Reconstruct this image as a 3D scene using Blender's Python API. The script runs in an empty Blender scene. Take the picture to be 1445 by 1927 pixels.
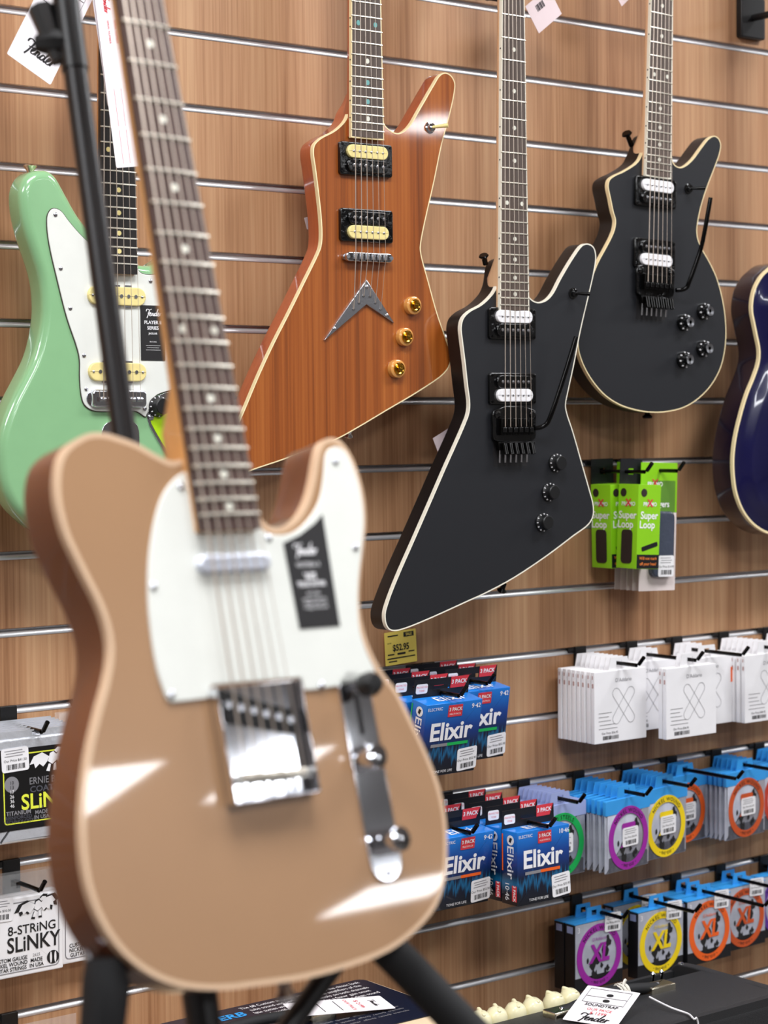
import bpy, math, random
from mathutils import Matrix, Vector
random.seed(7)
R_ = math.radians
scene = bpy.context.scene
col = scene.collection

# ------------------------------------------------------------------ camera
FPX, CX, CY = 3750.0, 722.5, 963.5
CAM_H, CAM_D = 1.2, 2.3229
_yaw, _pitch, _roll = R_(38.01), R_(2.55), R_(-0.49)
FWD = Vector((math.sin(_yaw)*math.cos(_pitch), math.cos(_yaw)*math.cos(_pitch), -math.sin(_pitch)))
_R0 = Vector((math.cos(_yaw), -math.sin(_yaw), 0)); _U0 = _R0.cross(FWD)
RGT = _R0*math.cos(_roll) + _U0*math.sin(_roll)
UPV = _U0*math.cos(_roll) - _R0*math.sin(_roll)
CAM = Vector((0, -CAM_D, CAM_H))
cd = bpy.data.cameras.new('camera'); cam = bpy.data.objects.new('camera', cd); col.objects.link(cam)
m3 = Matrix((RGT, UPV, -FWD)).transposed()
cam.matrix_world = Matrix.Translation(CAM) @ m3.to_4x4()
cd.sensor_fit = 'VERTICAL'; cd.sensor_height = 36.0; cd.sensor_width = 27.0
cd.lens = 36.0*FPX/1927.0
cd.clip_start = 0.05; cd.clip_end = 100
cd.dof.use_dof = True; cd.dof.focus_distance = 2.66; cd.dof.aperture_fstop = 5.8
scene.camera = cam
# ------------------------------------------------------------------ world, exposure
w = bpy.data.worlds.new('world'); scene.world = w; w.use_nodes = True
w.node_tree.nodes['Background'].inputs[0].default_value = (0.9, 0.95, 1.0, 1)
w.node_tree.nodes['Background'].inputs[1].default_value = 0.15
scene.view_settings.view_transform = 'Standard'
scene.view_settings.look = 'None'
scene.view_settings.gamma = 1.0
scene.view_settings.use_curve_mapping = False
scene.view_settings.exposure = 0.0
LIGHT_POWER = 24.0          # emission strength of the ceiling light panels
CEIL = 2.8
LIGHTS = [(4.85, -6.4), (6.33, -6.45, 0.34), (10.0, -9.2), (1.4, -6.4), (12.2, -6.4), (2.0, -9.2),
          (0.6, -3.6), (12.0, -3.6), (-1.2, -1.3), (0.9, -1.3), (3.1, -1.3), (6.2, -1.3), (9.0, -1.3)]

# ------------------------------------------------------------------ picking
def ray(x, y): return RGT*((x-CX)/FPX) + UPV*((CY-y)/FPX) + FWD
def wallpt(x, y, w=0.0):
    r = ray(x, y); t = (-w-CAM.y)/r.y
    return CAM + r*t
def flatpt(x, y, z):
    r = ray(x, y); t = (z-CAM.z)/r.z
    return CAM + r*t
def w_at(px, py, X):
    r = ray(px, py); t = X/r.x
    return -(CAM.y + t*r.y)
class Frame:
    def __init__(s, M): s.M = M; s.I = M.inverted()
    def pick(s, x, y, w=0.0):
        o = s.I @ CAM; d = (s.I.to_3x3() @ ray(x, y))
        t = (-w-o.y)/d.y; p = o + d*t
        return (p.x, p.z)
def place(X, w, z, yaw=0, tilt=0, roll=0):
    return Matrix.Translation((X, -w, z)) @ Matrix.Rotation(yaw, 4, 'Z') @ Matrix.Rotation(-tilt, 4, 'X') @ Matrix.Rotation(roll, 4, 'Y')

# ------------------------------------------------------------------ materials
def lin(c):
    out = []
    for v in c[:3]:
        v /= 255.0
        out.append(v/12.92 if v <= 0.04045 else ((v+0.055)/1.055)**2.4)
    return (*out, 1.0)
MATS = {}
def mat(name, rgb, rough=0.5, metal=0.0, coat=0.0, coat_r=0.05, spec=0.5, bump=None, var=None, alpha=1.0, trans=0.0):
    """Principled material with a little procedural colour variation and relief."""
    m = bpy.data.materials.new(name); m.use_nodes = True
    nt = m.node_tree; b = nt.nodes['Principled BSDF']
    b.inputs['Base Color'].default_value = lin(rgb); b.inputs['Roughness'].default_value = rough
    b.inputs['Metallic'].default_value = metal; b.inputs['Coat Weight'].default_value = coat
    b.inputs['Coat Roughness'].default_value = coat_r
    b.inputs['Specular IOR Level'].default_value = spec
    b.inputs['Alpha'].default_value = alpha; b.inputs['Transmission Weight'].default_value = trans
    tc = nt.nodes.new('ShaderNodeTexCoord')
    if var is None: var = (30, 0.05)
    n = nt.nodes.new('ShaderNodeTexNoise'); n.inputs['Scale'].default_value = var[0]; n.inputs['Detail'].default_value = 3
    nt.links.new(tc.outputs['Object'], n.inputs['Vector'])
    mx = nt.nodes.new('ShaderNodeMix'); mx.data_type = 'RGBA'
    c = lin(rgb); k = 1-var[1]; k2 = 1+var[1]
    mx.inputs[6].default_value = (c[0]*k, c[1]*k, c[2]*k, 1); mx.inputs[7].default_value = (min(1, c[0]*k2), min(1, c[1]*k2), min(1, c[2]*k2), 1)
    nt.links.new(n.outputs['Fac'], mx.inputs[0]); nt.links.new(mx.outputs[2], b.inputs['Base Color'])
    if bump:
        n2 = nt.nodes.new('ShaderNodeTexNoise'); n2.inputs['Scale'].default_value = bump[0]; n2.inputs['Detail'].default_value = 4
        nt.links.new(tc.outputs['Object'], n2.inputs['Vector'])
        bp = nt.nodes.new('ShaderNodeBump'); bp.inputs['Strength'].default_value = bump[1]; bp.inputs['Distance'].default_value = bump[2] if len(bump) > 2 else 0.001
        nt.links.new(n2.outputs['Fac'], bp.inputs['Height']); nt.links.new(bp.outputs['Normal'], b.inputs['Normal'])
    MATS[name] = m
    return m
def wood(name, c_dark, c_mid, c_light, stripes=9.0, grain=220.0, rough=0.45, coat=0.0, zs=0.05, coords='world', contrast=(0.30, 0.72)):
    """Vertical-grained wood: broad stripes plus fine fibres, stretched along Z."""
    m = bpy.data.materials.new(name); m.use_nodes = True
    nt = m.node_tree; b = nt.nodes['Principled BSDF']; L = nt.links.new
    b.inputs['Roughness'].default_value = rough; b.inputs['Coat Weight'].default_value = coat; b.inputs['Coat Roughness'].default_value = 0.04
    if coords == 'world':
        g = nt.nodes.new('ShaderNodeNewGeometry'); src = g.outputs['Position']
    else:
        g = nt.nodes.new('ShaderNodeTexCoord'); src = g.outputs['Object']
    def noise(scale, sz, det, dist=0.0):
        mp = nt.nodes.new('ShaderNodeMapping'); mp.inputs['Scale'].default_value = (scale, scale, scale*sz)
        n = nt.nodes.new('ShaderNodeTexNoise'); n.inputs['Scale'].default_value = 1.0; n.inputs['Detail'].default_value = det; n.inputs['Distortion'].default_value = dist
        L(src, mp.inputs['Vector']); L(mp.outputs['Vector'], n.inputs['Vector']); return n
    n1 = noise(stripes, zs*0.6, 3, 0.2); n2 = noise(grain, zs, 4); n3 = noise(stripes*4.3, zs*0.5, 2, 0.4)
    add = nt.nodes.new('ShaderNodeMath'); add.operation = 'MULTIPLY_ADD'; add.inputs[1].default_value = 0.38
    a2 = nt.nodes.new('ShaderNodeMath'); a2.operation = 'MULTIPLY_ADD'; a2.inputs[1].default_value = 0.34
    a3 = nt.nodes.new('ShaderNodeMath'); a3.operation = 'MULTIPLY'; a3.inputs[1].default_value = 0.30
    L(n3.outputs['Fac'], a3.inputs[0]); L(n2.outputs['Fac'], a2.inputs[0]); L(a3.outputs[0], a2.inputs[2])
    L(n1.outputs['Fac'], add.inputs[0]); L(a2.outputs[0], add.inputs[2])
    cr = nt.nodes.new('ShaderNodeValToRGB')
    cr.color_ramp.elements[0].position = contrast[0]; cr.color_ramp.elements[0].color = lin(c_dark)
    cr.color_ramp.elements[1].position = contrast[1]; cr.color_ramp.elements[1].color = lin(c_light)
    e = cr.color_ramp.elements.new((contrast[0]+contrast[1])/2); e.color = lin(c_mid)
    L(add.outputs[0], cr.inputs[0]); L(cr.outputs[0], b.inputs['Base Color'])
    bp = nt.nodes.new('ShaderNodeBump'); bp.inputs['Strength'].default_value = 0.08; bp.inputs['Distance'].default_value = 0.0006
    L(n2.outputs['Fac'], bp.inputs['Height'])
    if not coat: L(bp.outputs['Normal'], b.inputs['Normal'])
    MATS[name] = m
    return m
def emit(name, rgb, s):
    m = bpy.data.materials.new(name); m.use_nodes = True; nt = m.node_tree
    b = nt.nodes['Principled BSDF']; b.inputs['Emission Color'].default_value = lin(rgb); b.inputs['Emission Strength'].default_value = s
    b.inputs['Base Color'].default_value = lin(rgb); MATS[name] = m
    return m

wood('slat_wood', (134, 90, 58), (180, 134, 97), (202, 160, 121), 9.0, 240, 0.42, zs=0.016, contrast=(0.35, 0.65))
wood('mahogany', (96, 44, 10), (150, 77, 24), (178, 102, 42), 17, 240, 0.35, 1.0, 0.012, 'object', (0.35, 0.64))
wood('mahogany_side', (150, 62, 26), (176, 82, 38), (190, 96, 50), 6, 200, 0.35, 0.8, 0.06, 'object')
wood('rosewood', (52, 35, 31), (76, 54, 48), (98, 74, 66), 60, 500, 0.5, 0, 0.05, 'object')
wood('rosewood_grey', (62, 50, 44), (86, 72, 64), (108, 92, 82), 60, 500, 0.5, 0, 0.05, 'object')
wood('ebony', (18, 14, 13), (30, 24, 22), (42, 34, 30), 60, 500, 0.45, 0, 0.05, 'object')
wood('maple', (206, 146, 84), (222, 164, 100), (234, 180, 118), 20, 300, 0.35, 0.3, 0.05, 'object')
wood('maple_pale', (222, 176, 134), (234, 190, 148), (242, 202, 164), 20, 300, 0.45, 0, 0.05, 'object')
mat('aluminium', (236, 237, 240), 0.38, 0.8, bump=(900, 0.05))
mat('slot_dark', (40, 30, 24), 0.7)
mat('plaster', (150, 147, 144), 0.8); mat('ceiling_paint', (196, 197, 198), 0.85); mat('floor_vinyl', (92, 86, 82), 0.45)
emit('light_diffuser', (250, 252, 255), LIGHT_POWER)
mat('light_frame', (235, 235, 235), 0.5)
mat('black_satin', (31, 32, 36), 0.40, var=(400, 0.08)); mat('black_side', (20, 15, 15), 0.45)
mat('black_gloss', (10, 10, 11), 0.08, coat=0.6, bump=(120, 0.25, 0.002)); mat('black_metal', (14, 13, 13), 0.16, 0.6)
mat('black_plastic', (18, 18, 19), 0.4); mat('black_rubber', (26, 26, 28), 0.75, bump=(600, 0.15)); mat('black_tube', (34, 32, 33), 0.38, 0.3)
mat('cream_binding', (246, 226, 178), 0.4); mat('white_binding', (246, 240, 222), 0.4); mat('tan_binding', (220, 186, 154), 0.35, coat=0.4)
mat('ivory', (240, 222, 150), 0.35); mat('white_plastic', (246, 244, 246), 0.3)
mat('chrome', (232, 234, 240), 0.07, 1.0); mat('chrome_soft', (205, 206, 212), 0.2, 1.0, bump=(300, 0.05)); mat('fret_nickel', (222, 216, 202), 0.3, 0.75); mat('satin_chrome', (222, 226, 238), 0.35, 0.45)
mat('string_steel', (206, 190, 176), 0.35, 0.7)
mat('gold', (214, 160, 60), 0.15, 1.0); mat('amber', (222, 158, 84), 0.12, coat=0.7)
mat('pearl', (232, 230, 216), 0.25); mat('abalone', (120, 178, 176), 0.2, coat=0.5)
mat('surf_green', (140, 188, 138), 0.2, coat=0.9, coat_r=0.03); mat('pickguard_white', (230, 231, 224), 0.3); mat('pickguard_edge', (60, 50, 44), 0.4)
mat('tele_top', (170, 131, 96), 0.3, coat=1.0, coat_r=0.03, var=(9, 0.06)); mat('tele_side', (104, 56, 32), 0.3, coat=0.5, coat_r=0.05, var=(7, 0.2))
mat('blue_top', (11, 9, 58), 0.2, coat=0.9, coat_r=0.04, var=(14, 0.35)); mat('blue_side', (16, 10, 34), 0.25, coat=0.6)
mat('lime_green', (176, 218, 20), 0.3, var=(60, 0.2)); mat('paper', (246, 240, 244), 0.6); mat('paper_pink', (232, 212, 214), 0.6)
mat('ink_black', (24, 22, 24), 0.6); mat('ink_red', (214, 52, 62), 0.6); mat('ink_grey', (136, 134, 138), 0.6); mat('ink_pink', (232, 120, 130), 0.6)
mat('edge_ink', (190, 150, 146), 0.6); mat('card_white', (244, 242, 244), 0.5); mat('card_edge', (232, 218, 214), 0.6)
mat('card_yellow', (255, 224, 104), 0.6); mat('daddario_blue', (56, 158, 232), 0.4); mat('daddario_lavender', (168, 180, 226), 0.35, alpha=0.9)
mat('pouch_grey', (178, 180, 192), 0.22, coat=0.4, var=(45, 0.3), bump=(50, 0.2, 0.002)); mat('pouch_print', (84, 84, 92), 0.3, var=(90, 0.8))
for nm, c in (('green', (20, 176, 84)), ('purple', (160, 36, 160)), ('yellow', (250, 216, 20)), ('orange', (242, 100, 30)), ('rust', (204, 84, 36)), ('red', (196, 60, 40)), ('violet', (96, 50, 150))):
    mat('ring_'+nm, c, 0.45)
mat('box_black', (20, 20, 24), 0.4); mat('foil', (226, 228, 234), 0.28, 0.55, bump=(70, 0.6, 0.003)); mat('foil_black', (16, 15, 16), 0.3, coat=0.3)
mat('slinky_yellow', (232, 238, 70), 0.5); mat('clear_film', (236, 238, 240), 0.1, alpha=0.13, coat=0.5, bump=(60, 0.5, 0.003))
mat('green_box', (140, 206, 24), 0.4, coat=0.3); mat('green_dark', (92, 138, 44), 0.5); mat('orange_ink', (240, 130, 50), 0.6); mat('foam_dark', (40, 26, 22), 0.7)
mat('blister', (70, 76, 92), 0.25, coat=0.5, bump=(80, 0.5, 0.003))
mat('tolex', (36, 36, 38), 0.55, bump=(900, 0.5, 0.001), var=(700, 0.2)); mat('cream_knob', (234, 226, 186), 0.35, coat=0.3); mat('nickel_plate', (214, 206, 186), 0.18, 1.0)
mat('cotton', (232, 226, 214), 0.8); mat('cream_tolex', (226, 200, 166), 0.6, bump=(500, 0.3)); mat('navy_card', (16, 24, 44), 0.35, var=(20, 0.3)); mat('cyan_ink', (40, 150, 220), 0.6)
mat('grille_cloth', (60, 58, 56), 0.9, bump=(800, 0.5))
# printed box face: blue fading to near-black, with a jagged sound-wave glow (print, in the box's own coordinates)
def elixir_print():
    m = bpy.data.materials.new('elixir_blue'); m.use_nodes = True; nt = m.node_tree; L = nt.links.new
    b = nt.nodes['Principled BSDF']; b.inputs['Roughness'].default_value = 0.3; b.inputs['Coat Weight'].default_value = 0.4
    tc = nt.nodes.new('ShaderNodeTexCoord'); sp = nt.nodes.new('ShaderNodeSeparateXYZ'); L(tc.outputs['Object'], sp.inputs[0])
    mr = nt.nodes.new('ShaderNodeMapRange'); mr.inputs[1].default_value = 0.0; mr.inputs[2].default_value = 0.108
    L(sp.outputs['Z'], mr.inputs[0])
    cr = nt.nodes.new('ShaderNodeValToRGB'); E = cr.color_ramp.elements
    E[0].position = 0.0; E[0].color = lin((8, 12, 22)); E[1].position = 1.0; E[1].color = lin((24, 128, 222))
    e = E.new(0.36); e.color = lin((10, 22, 48)); e = E.new(0.66); e.color = lin((14, 62, 142))
    L(mr.outputs[0], cr.inputs[0])
    mp = nt.nodes.new('ShaderNodeMapping'); mp.inputs['Scale'].default_value = (220, 1, 18); L(tc.outputs['Object'], mp.inputs['Vector'])
    n = nt.nodes.new('ShaderNodeTexNoise'); n.inputs['Scale'].default_value = 1; n.inputs['Detail'].default_value = 2; L(mp.outputs[0], n.inputs['Vector'])
    ml = nt.nodes.new('ShaderNodeMath'); ml.operation = 'MULTIPLY_ADD'; ml.inputs[1].default_value = 0.5; ml.inputs[2].default_value = -0.25; L(n.outputs['Fac'], ml.inputs[0])
    ad = nt.nodes.new('ShaderNodeMath'); ad.operation = 'ADD'; L(mr.outputs[0], ad.inputs[0]); L(ml.outputs[0], ad.inputs[1])
    sb = nt.nodes.new('ShaderNodeMath'); sb.operation = 'SUBTRACT'; sb.inputs[1].default_value = 0.30; L(ad.outputs[0], sb.inputs[0])
    ab = nt.nodes.new('ShaderNodeMath'); ab.operation = 'ABSOLUTE'; L(sb.outputs[0], ab.inputs[0])
    m2 = nt.nodes.new('ShaderNodeMapRange'); m2.inputs[1].default_value = 0.0; m2.inputs[2].default_value = 0.10; m2.inputs[3].default_value = 0.75; m2.inputs[4].default_value = 0.0; L(ab.outputs[0], m2.inputs[0])
    mx = nt.nodes.new('ShaderNodeMix'); mx.data_type = 'RGBA'; mx.inputs[7].default_value = lin((20, 110, 160))
    L(m2.outputs[0], mx.inputs[0]); L(cr.outputs[0], mx.inputs[6]); L(mx.outputs[2], b.inputs['Base Color'])
    MATS['elixir_blue'] = m
elixir_print()
mat('elixir_side', (14, 62, 140), 0.35, coat=0.3)

# ------------------------------------------------------------------ mesh tools; local axes: u = X right, v = Z up, w = -Y out of the face
def area2(p): return sum(p[i][0]*p[(i+1) % len(p)][1]-p[(i+1) % len(p)][0]*p[i][1] for i in range(len(p)))
def ccw(p): return list(p) if area2(p) > 0 else list(reversed(p))
def offset(p, d):
    """move a CCW outline inwards by d"""
    n = len(p); out = []
    for i in range(n):
        a, b, c = p[i-1], p[i], p[(i+1) % n]
        d1 = (b[0]-a[0], b[1]-a[1]); d2 = (c[0]-b[0], c[1]-b[1])
        l1 = math.hypot(*d1) or 1e-9; l2 = math.hypot(*d2) or 1e-9
        n1 = (-d1[1]/l1, d1[0]/l1); n2 = (-d2[1]/l2, d2[0]/l2)
        k = max(0.35, 1+n1[0]*n2[0]+n1[1]*n2[1])
        out.append((b[0]+d*(n1[0]+n2[0])/k, b[1]+d*(n1[1]+n2[1])/k))
    return out
def smooth(p, sub=4, closed=True):
    """centripetal Catmull-Rom through the points"""
    n = len(p); out = []
    rng = range(n) if closed else range(n-1)
    for i in rng:
        if closed: P = [p[(i-1) % n], p[i], p[(i+1) % n], p[(i+2) % n]]
        else: P = [p[max(0, i-1)], p[i], p[i+1], p[min(n-1, i+2)]]
        P = [Vector(q) for q in P]
        t = [0.0]
        for a, b in zip(P, P[1:]): t.append(t[-1]+max(1e-6, (b-a).length)**0.5)
        for s in range(sub):
            x = t[1]+(t[2]-t[1])*s/sub
            A = [P[j]*((t[j+1]-x)/(t[j+1]-t[j]))+P[j+1]*((x-t[j])/(t[j+1]-t[j])) for j in range(3)]
            B = [A[j]*((t[j+2]-x)/(t[j+2]-t[j]))+A[j+1]*((x-t[j])/(t[j+2]-t[j])) for j in range(2)]
            out.append(tuple(B[0]*((t[2]-x)/(t[2]-t[1]))+B[1]*((x-t[1])/(t[2]-t[1]))))
    if not closed: out.append(tuple(p[-1]))
    return out
def rrect(u0, u1, v0, v1, r=0.0, seg=3):
    if r <= 0: return [(u0, v0), (u1, v0), (u1, v1), (u0, v1)]
    out = []
    for cx, cy, a0 in ((u1-r, v0+r, -90), (u1-r, v1-r, 0), (u0+r, v1-r, 90), (u0+r, v0+r, 180)):
        for i in range(seg+1):
            a = R_(a0+90*i/seg); out.append((cx+r*math.cos(a), cy+r*math.sin(a)))
    return out
def circle(cu, cv, r, n=20, ry=None): return [(cu+r*math.cos(2*math.pi*i/n), cv+(ry or r)*math.sin(2*math.pi*i/n)) for i in range(n)]
class MB:
    def __init__(s, T=None): s.V = []; s.F = []; s.T = T
    def add(s, p):
        if s.T is not None: p = s.T @ Vector(p)
        s.V.append((p[0], -p[2], p[1])); return len(s.V)-1
    def loft(s, rings, c0=True, c1=True, closed=True):
        ids = [[s.add(p) for p in r] for r in rings]
        for a, b in zip(ids, ids[1:]):
            n = len(a)
            for j in range(n if closed else n-1):
                k = (j+1) % n; s.F.append((a[j], a[k], b[k], b[j]))
        if c0: s.F.append(tuple(reversed(ids[0])))
        if c1: s.F.append(tuple(ids[-1]))
        return s
    def prism(s, out, w0, w1, rf=0.0, rb=0.0, seg=3):
        out = ccw(out); rings = []
        if rb > 0:
            rings.append((rb+min(0.001, rb*0.5), w0))
            for i in range(seg):
                a = math.pi/2*i/seg; rings.append((rb*(1-math.sin(a)), w0+rb*(1-math.cos(a))))
        rings.append((0, w0+rb)); rings.append((0, w1-rf))
        if rf > 0:
            for i in range(1, seg+1):
                a = math.pi/2*i/seg; rings.append((rf*(1-math.cos(a)), w1-rf+rf*math.sin(a)))
            rings.append((rf+min(0.001, rf*0.5), w1))
        return s.loft([[(p[0], p[1], ww) for p in (offset(out, d) if d else out)] for d, ww in rings])
    def box(s, u0, u1, v0, v1, w0, w1, r=0.0, rf=0.0): return s.prism(rrect(u0, u1, v0, v1, r), w0, w1, rf)
    def edging(s, out, top, side, wt, proud=0.0004):
        """binding: a strip round the rim of an outline, top face and side"""
        out = ccw(out); o = offset(out, -proud); i = offset(out, top)
        return s.loft([[(p[0], p[1], wt-side) for p in out], [(p[0], p[1], wt-side) for p in o], [(p[0], p[1], wt+proud) for p in o],
                       [(p[0], p[1], wt+proud) for p in i], [(p[0], p[1], wt-0.0005) for p in i]], False, False)
    def lathe(s, cu, cv, prof, n=20):
        return s.loft([[(cu+r*math.cos(2*math.pi*i/n), cv+r*math.sin(2*math.pi*i/n), ww) for i in range(n)] for r, ww in prof])
    def tube(s, path, r, n=8):
        P = [Vector(p) for p in path]; rings = []
        rr = r if isinstance(r, (list, tuple)) else [r]*len(P)
        up = Vector((0.13, 0.21, 1)).normalized()
        for i, p in enumerate(P):
            d = (P[min(i+1, len(P)-1)]-P[max(0, i-1)]).normalized()
            a = d.cross(up)
            if a.length < 1e-3: a = d.cross(Vector((1, 0, 0)))
            a.normalize(); b = d.cross(a)
            rings.append([tuple(p+(a*math.cos(2*math.pi*k/n)+b*math.sin(2*math.pi*k/n))*rr[i]) for k in range(n)])
        return s.loft(rings)
    def sheet(s, pts, wv):
        s.F.append(tuple(s.add((p[0], p[1], wv)) for p in ccw(pts))); return s
    def mesh(s, name, m, ang=38):
        me = bpy.data.meshes.new(name); me.from_pydata(s.V, [], s.F); me.update()
        me.materials.append(MATS[m])
        me.polygons.foreach_set('use_smooth', [True]*len(me.polygons)); me.set_sharp_from_angle(angle=R_(ang))
        return me
    def obj(s, name, m, parent=None, ang=38): return link(name, s.mesh(name, m, ang), parent)
def link(name, me, parent=None, M=None):
    o = bpy.data.objects.new(name, me); col.objects.link(o)
    if parent is not None: o.parent = parent
    if M is not None: o.matrix_local = M
    return o
CACHE = {}
def shared(key, name, m, fn, parent, M=None):
    """part whose mesh is shared by all look-alikes"""
    if key not in CACHE: CACHE[key] = fn(MB()).mesh(name, m)
    return link(name, CACHE[key], parent, M)
def uvw(u, v, w, rot=0.0, s=1.0): return Matrix.Translation((u, -w, v)) @ Matrix.Rotation(-rot, 4, 'Y') @ Matrix.Scale(s, 4)
def tag(o, label, cat, group=None, kind=None):
    o['label'] = label; o['category'] = cat
    if group: o['group'] = group
    if kind: o['kind'] = kind
    return o
def thing(name, label, cat, M, group=None):
    o = bpy.data.objects.new(name, None); o.empty_display_size = 0.02; col.objects.link(o); o.matrix_world = M
    return tag(o, label, cat, group)
def struct(o, label=None):
    o['kind'] = 'structure'
    if label: o['label'] = label
    return o
TXT = {}
def text_mesh(s, m, align='CENTER', bold=0.0, shear=0.0, bend=None, spacing=1.0):
    key = (s, m, align, bold, shear, bend, spacing)
    if key in TXT: return TXT[key]
    cu = bpy.data.curves.new('lettering', 'FONT'); cu.body = s; cu.size = 1.0; cu.align_x = align; cu.align_y = 'CENTER'
    cu.offset = bold; cu.shear = shear; cu.resolution_u = 3; cu.space_character = spacing
    ob = bpy.data.objects.new('tmp', cu); me = bpy.data.meshes.new_from_object(ob)
    bpy.data.objects.remove(ob); bpy.data.curves.remove(cu)
    for v in me.vertices:
        x, y = v.co.x, v.co.y
        if bend:
            a = math.pi/2 - x/bend; rr = bend+y; x, y = rr*math.cos(a), rr*math.sin(a)
        v.co = (x, 0.0, y)
    me.name = 'lettering'; me.materials.clear(); me.materials.append(MATS[m])
    TXT[key] = me
    return me
def text(parent, s, u, v, w, size, m='ink_black', align='CENTER', rot=0.0, sx=1.0, bold=0.0, shear=0.0, bend=None, spacing=1.0, name='lettering', pre=None):
    me = text_mesh(s, m, align, bold, shear, bend, spacing)
    M = Matrix.Translation((u, -w, v)) @ Matrix.Rotation(-rot, 4, 'Y') @ Matrix.Diagonal((size*sx, 1, size, 1))
    if pre is not None: M = pre @ M
    return link(name, me, parent, M)
def ribbon(mb, path, wd, w):
    """flat pen stroke"""
    n = len(path); L = []; Rr = []
    for i, p in enumerate(path):
        a = path[max(0, i-1)]; b = path[min(n-1, i+1)]
        d = Vector((b[0]-a[0], b[1]-a[1])); d = d.normalized() if d.length > 1e-9 else Vector((1, 0))
        ww = wd*(0.45+0.55*abs(d.y))*0.5
        L.append((p[0]-d.y*ww, p[1]+d.x*ww, w)); Rr.append((p[0]+d.y*ww, p[1]-d.x*ww, w))
    a = [mb.add(q) for q in Rr]; b = [mb.add(q) for q in L]
    for i in range(n-1): mb.F.append((a[i], a[i+1], b[i+1], b[i]))
SCRIPT = [[(0.0, .72), (.02, .9), (.16, .98), (.4, .9), (.72, .99)], [(.44, .92), (.38, .6), (.28, .2), (.18, -.06)], [(.2, .5), (.36, .52), (.54, .56)],
          [(.46, .3), (.62, .42), (.66, .56), (.58, .58), (.5, .4), (.52, .22), (.66, .2), (.78, .34)], [(.78, .34), (.84, .52), (.8, .2)], [(.82, .38), (.94, .52), (1.0, .46), (.97, .26), (1.04, .2), (1.14, .34)],
          [(1.4, .48), (1.28, .54), (1.16, .38), (1.2, .2), (1.32, .24), (1.42, .42)], [(1.6, 1.02), (1.5, .7), (1.42, .36), (1.46, .2), (1.56, .26)],
          [(1.56, .28), (1.72, .42), (1.76, .54), (1.68, .58), (1.6, .4), (1.62, .22), (1.76, .2), (1.88, .34)], [(1.88, .34), (1.95, .54), (1.9, .2)], [(1.92, .36), (2.02, .52), (2.14, .48)]]
def script_word(parent, u, v, w, size, m, rot=0.0, pre=None):
    key = ('script', m)
    if key not in CACHE:
        mb = MB()
        for st in SCRIPT: ribbon(mb, [(p[0]-1.07+0.12*p[1], p[1]-0.45) for p in smooth(st, 5, False)], 0.12, 0)
        CACHE[key] = mb.mesh('lettering', m)
    M = Matrix.Translation((u, -w, v)) @ Matrix.Rotation(-rot, 4, 'Y') @ Matrix.Diagonal((size, 1, size, 1))
    if pre is not None: M = pre @ M
    return link('lettering', CACHE[key], parent, M)
def sticker(parent, u, v, w, W, H, price, rot=0.0, lines=3):
    s = shared(('stk', W, H), 'price_sticker', 'card_white', lambda b: b.prism(rrect(-W/2, W/2, -H/2, H/2, W*0.09), 0, 0.0003), parent, uvw(u, v, w, rot))
    def bars(b):
        rnd = random.Random(3); x = -W*0.33
        while x < W*0.33:
            d = W*rnd.choice((0.012, 0.02, 0.035)); b.sheet(rrect(x, x+d, -H*0.40, -H*0.18), 0); x += d+W*rnd.choice((0.012, 0.02, 0.03))
        return b
    shared(('bars', W, H), 'barcode', 'ink_black', bars, s, uvw(0, 0, 0.0005))
    text(s, price, 0, -H*0.03, 0.0005, H*0.15)
    def lns(b):
        for i in range(lines): b.sheet(rrect(-W*(0.38-0.05*(i % 2)), W*(0.36-0.08*((i+1) % 2)), H*(0.37-0.11*i), H*(0.40-0.11*i)), 0)
        return b
    shared(('lns', W, H, lines), 'print_lines', 'ink_grey', lns, s, uvw(0, 0, 0.0005))
    return s

# ------------------------------------------------------------------ room
SLOT0 = CAM_H+0.0382
def slot_z(k): return SLOT0+0.1*k
X0, X1 = -3.0, 14.0; YF = -11.5
def slab(name, lo, hi, m, label=None):
    mb = MB(); mb.V = [(x, y, z) for x in (lo[0], hi[0]) for y in (lo[1], hi[1]) for z in (lo[2], hi[2])]
    mb.F = [(0, 1, 3, 2), (4, 6, 7, 5), (0, 4, 5, 1), (2, 3, 7, 6), (0, 2, 6, 4), (1, 5, 7, 3)]
    return struct(mb.obj(name, m), label)
slab('floor', (X0, YF, -0.1), (X1, 0.1, 0), 'floor_vinyl', 'grey vinyl shop floor')
slab('ceiling', (X0, YF, CEIL), (X1, 0.1, CEIL+0.1), 'ceiling_paint', 'white shop ceiling')
slab('wall_left', (X0-0.1, YF, 0), (X0, 0.1, CEIL), 'plaster', 'white side wall')
slab('wall_right', (X1, YF, 0), (X1+0.1, 0.1, CEIL), 'plaster', 'white side wall')
slab('wall_front', (X0, YF-0.1, 0), (X1, YF, CEIL), 'plaster', 'white wall behind the camera')
wall = slab('wall_back', (X0, 0.018, 0), (X1, 0.1, CEIL), 'slot_dark', 'wood veneer slatwall with aluminium slots')
GAP = 0.0092
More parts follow.
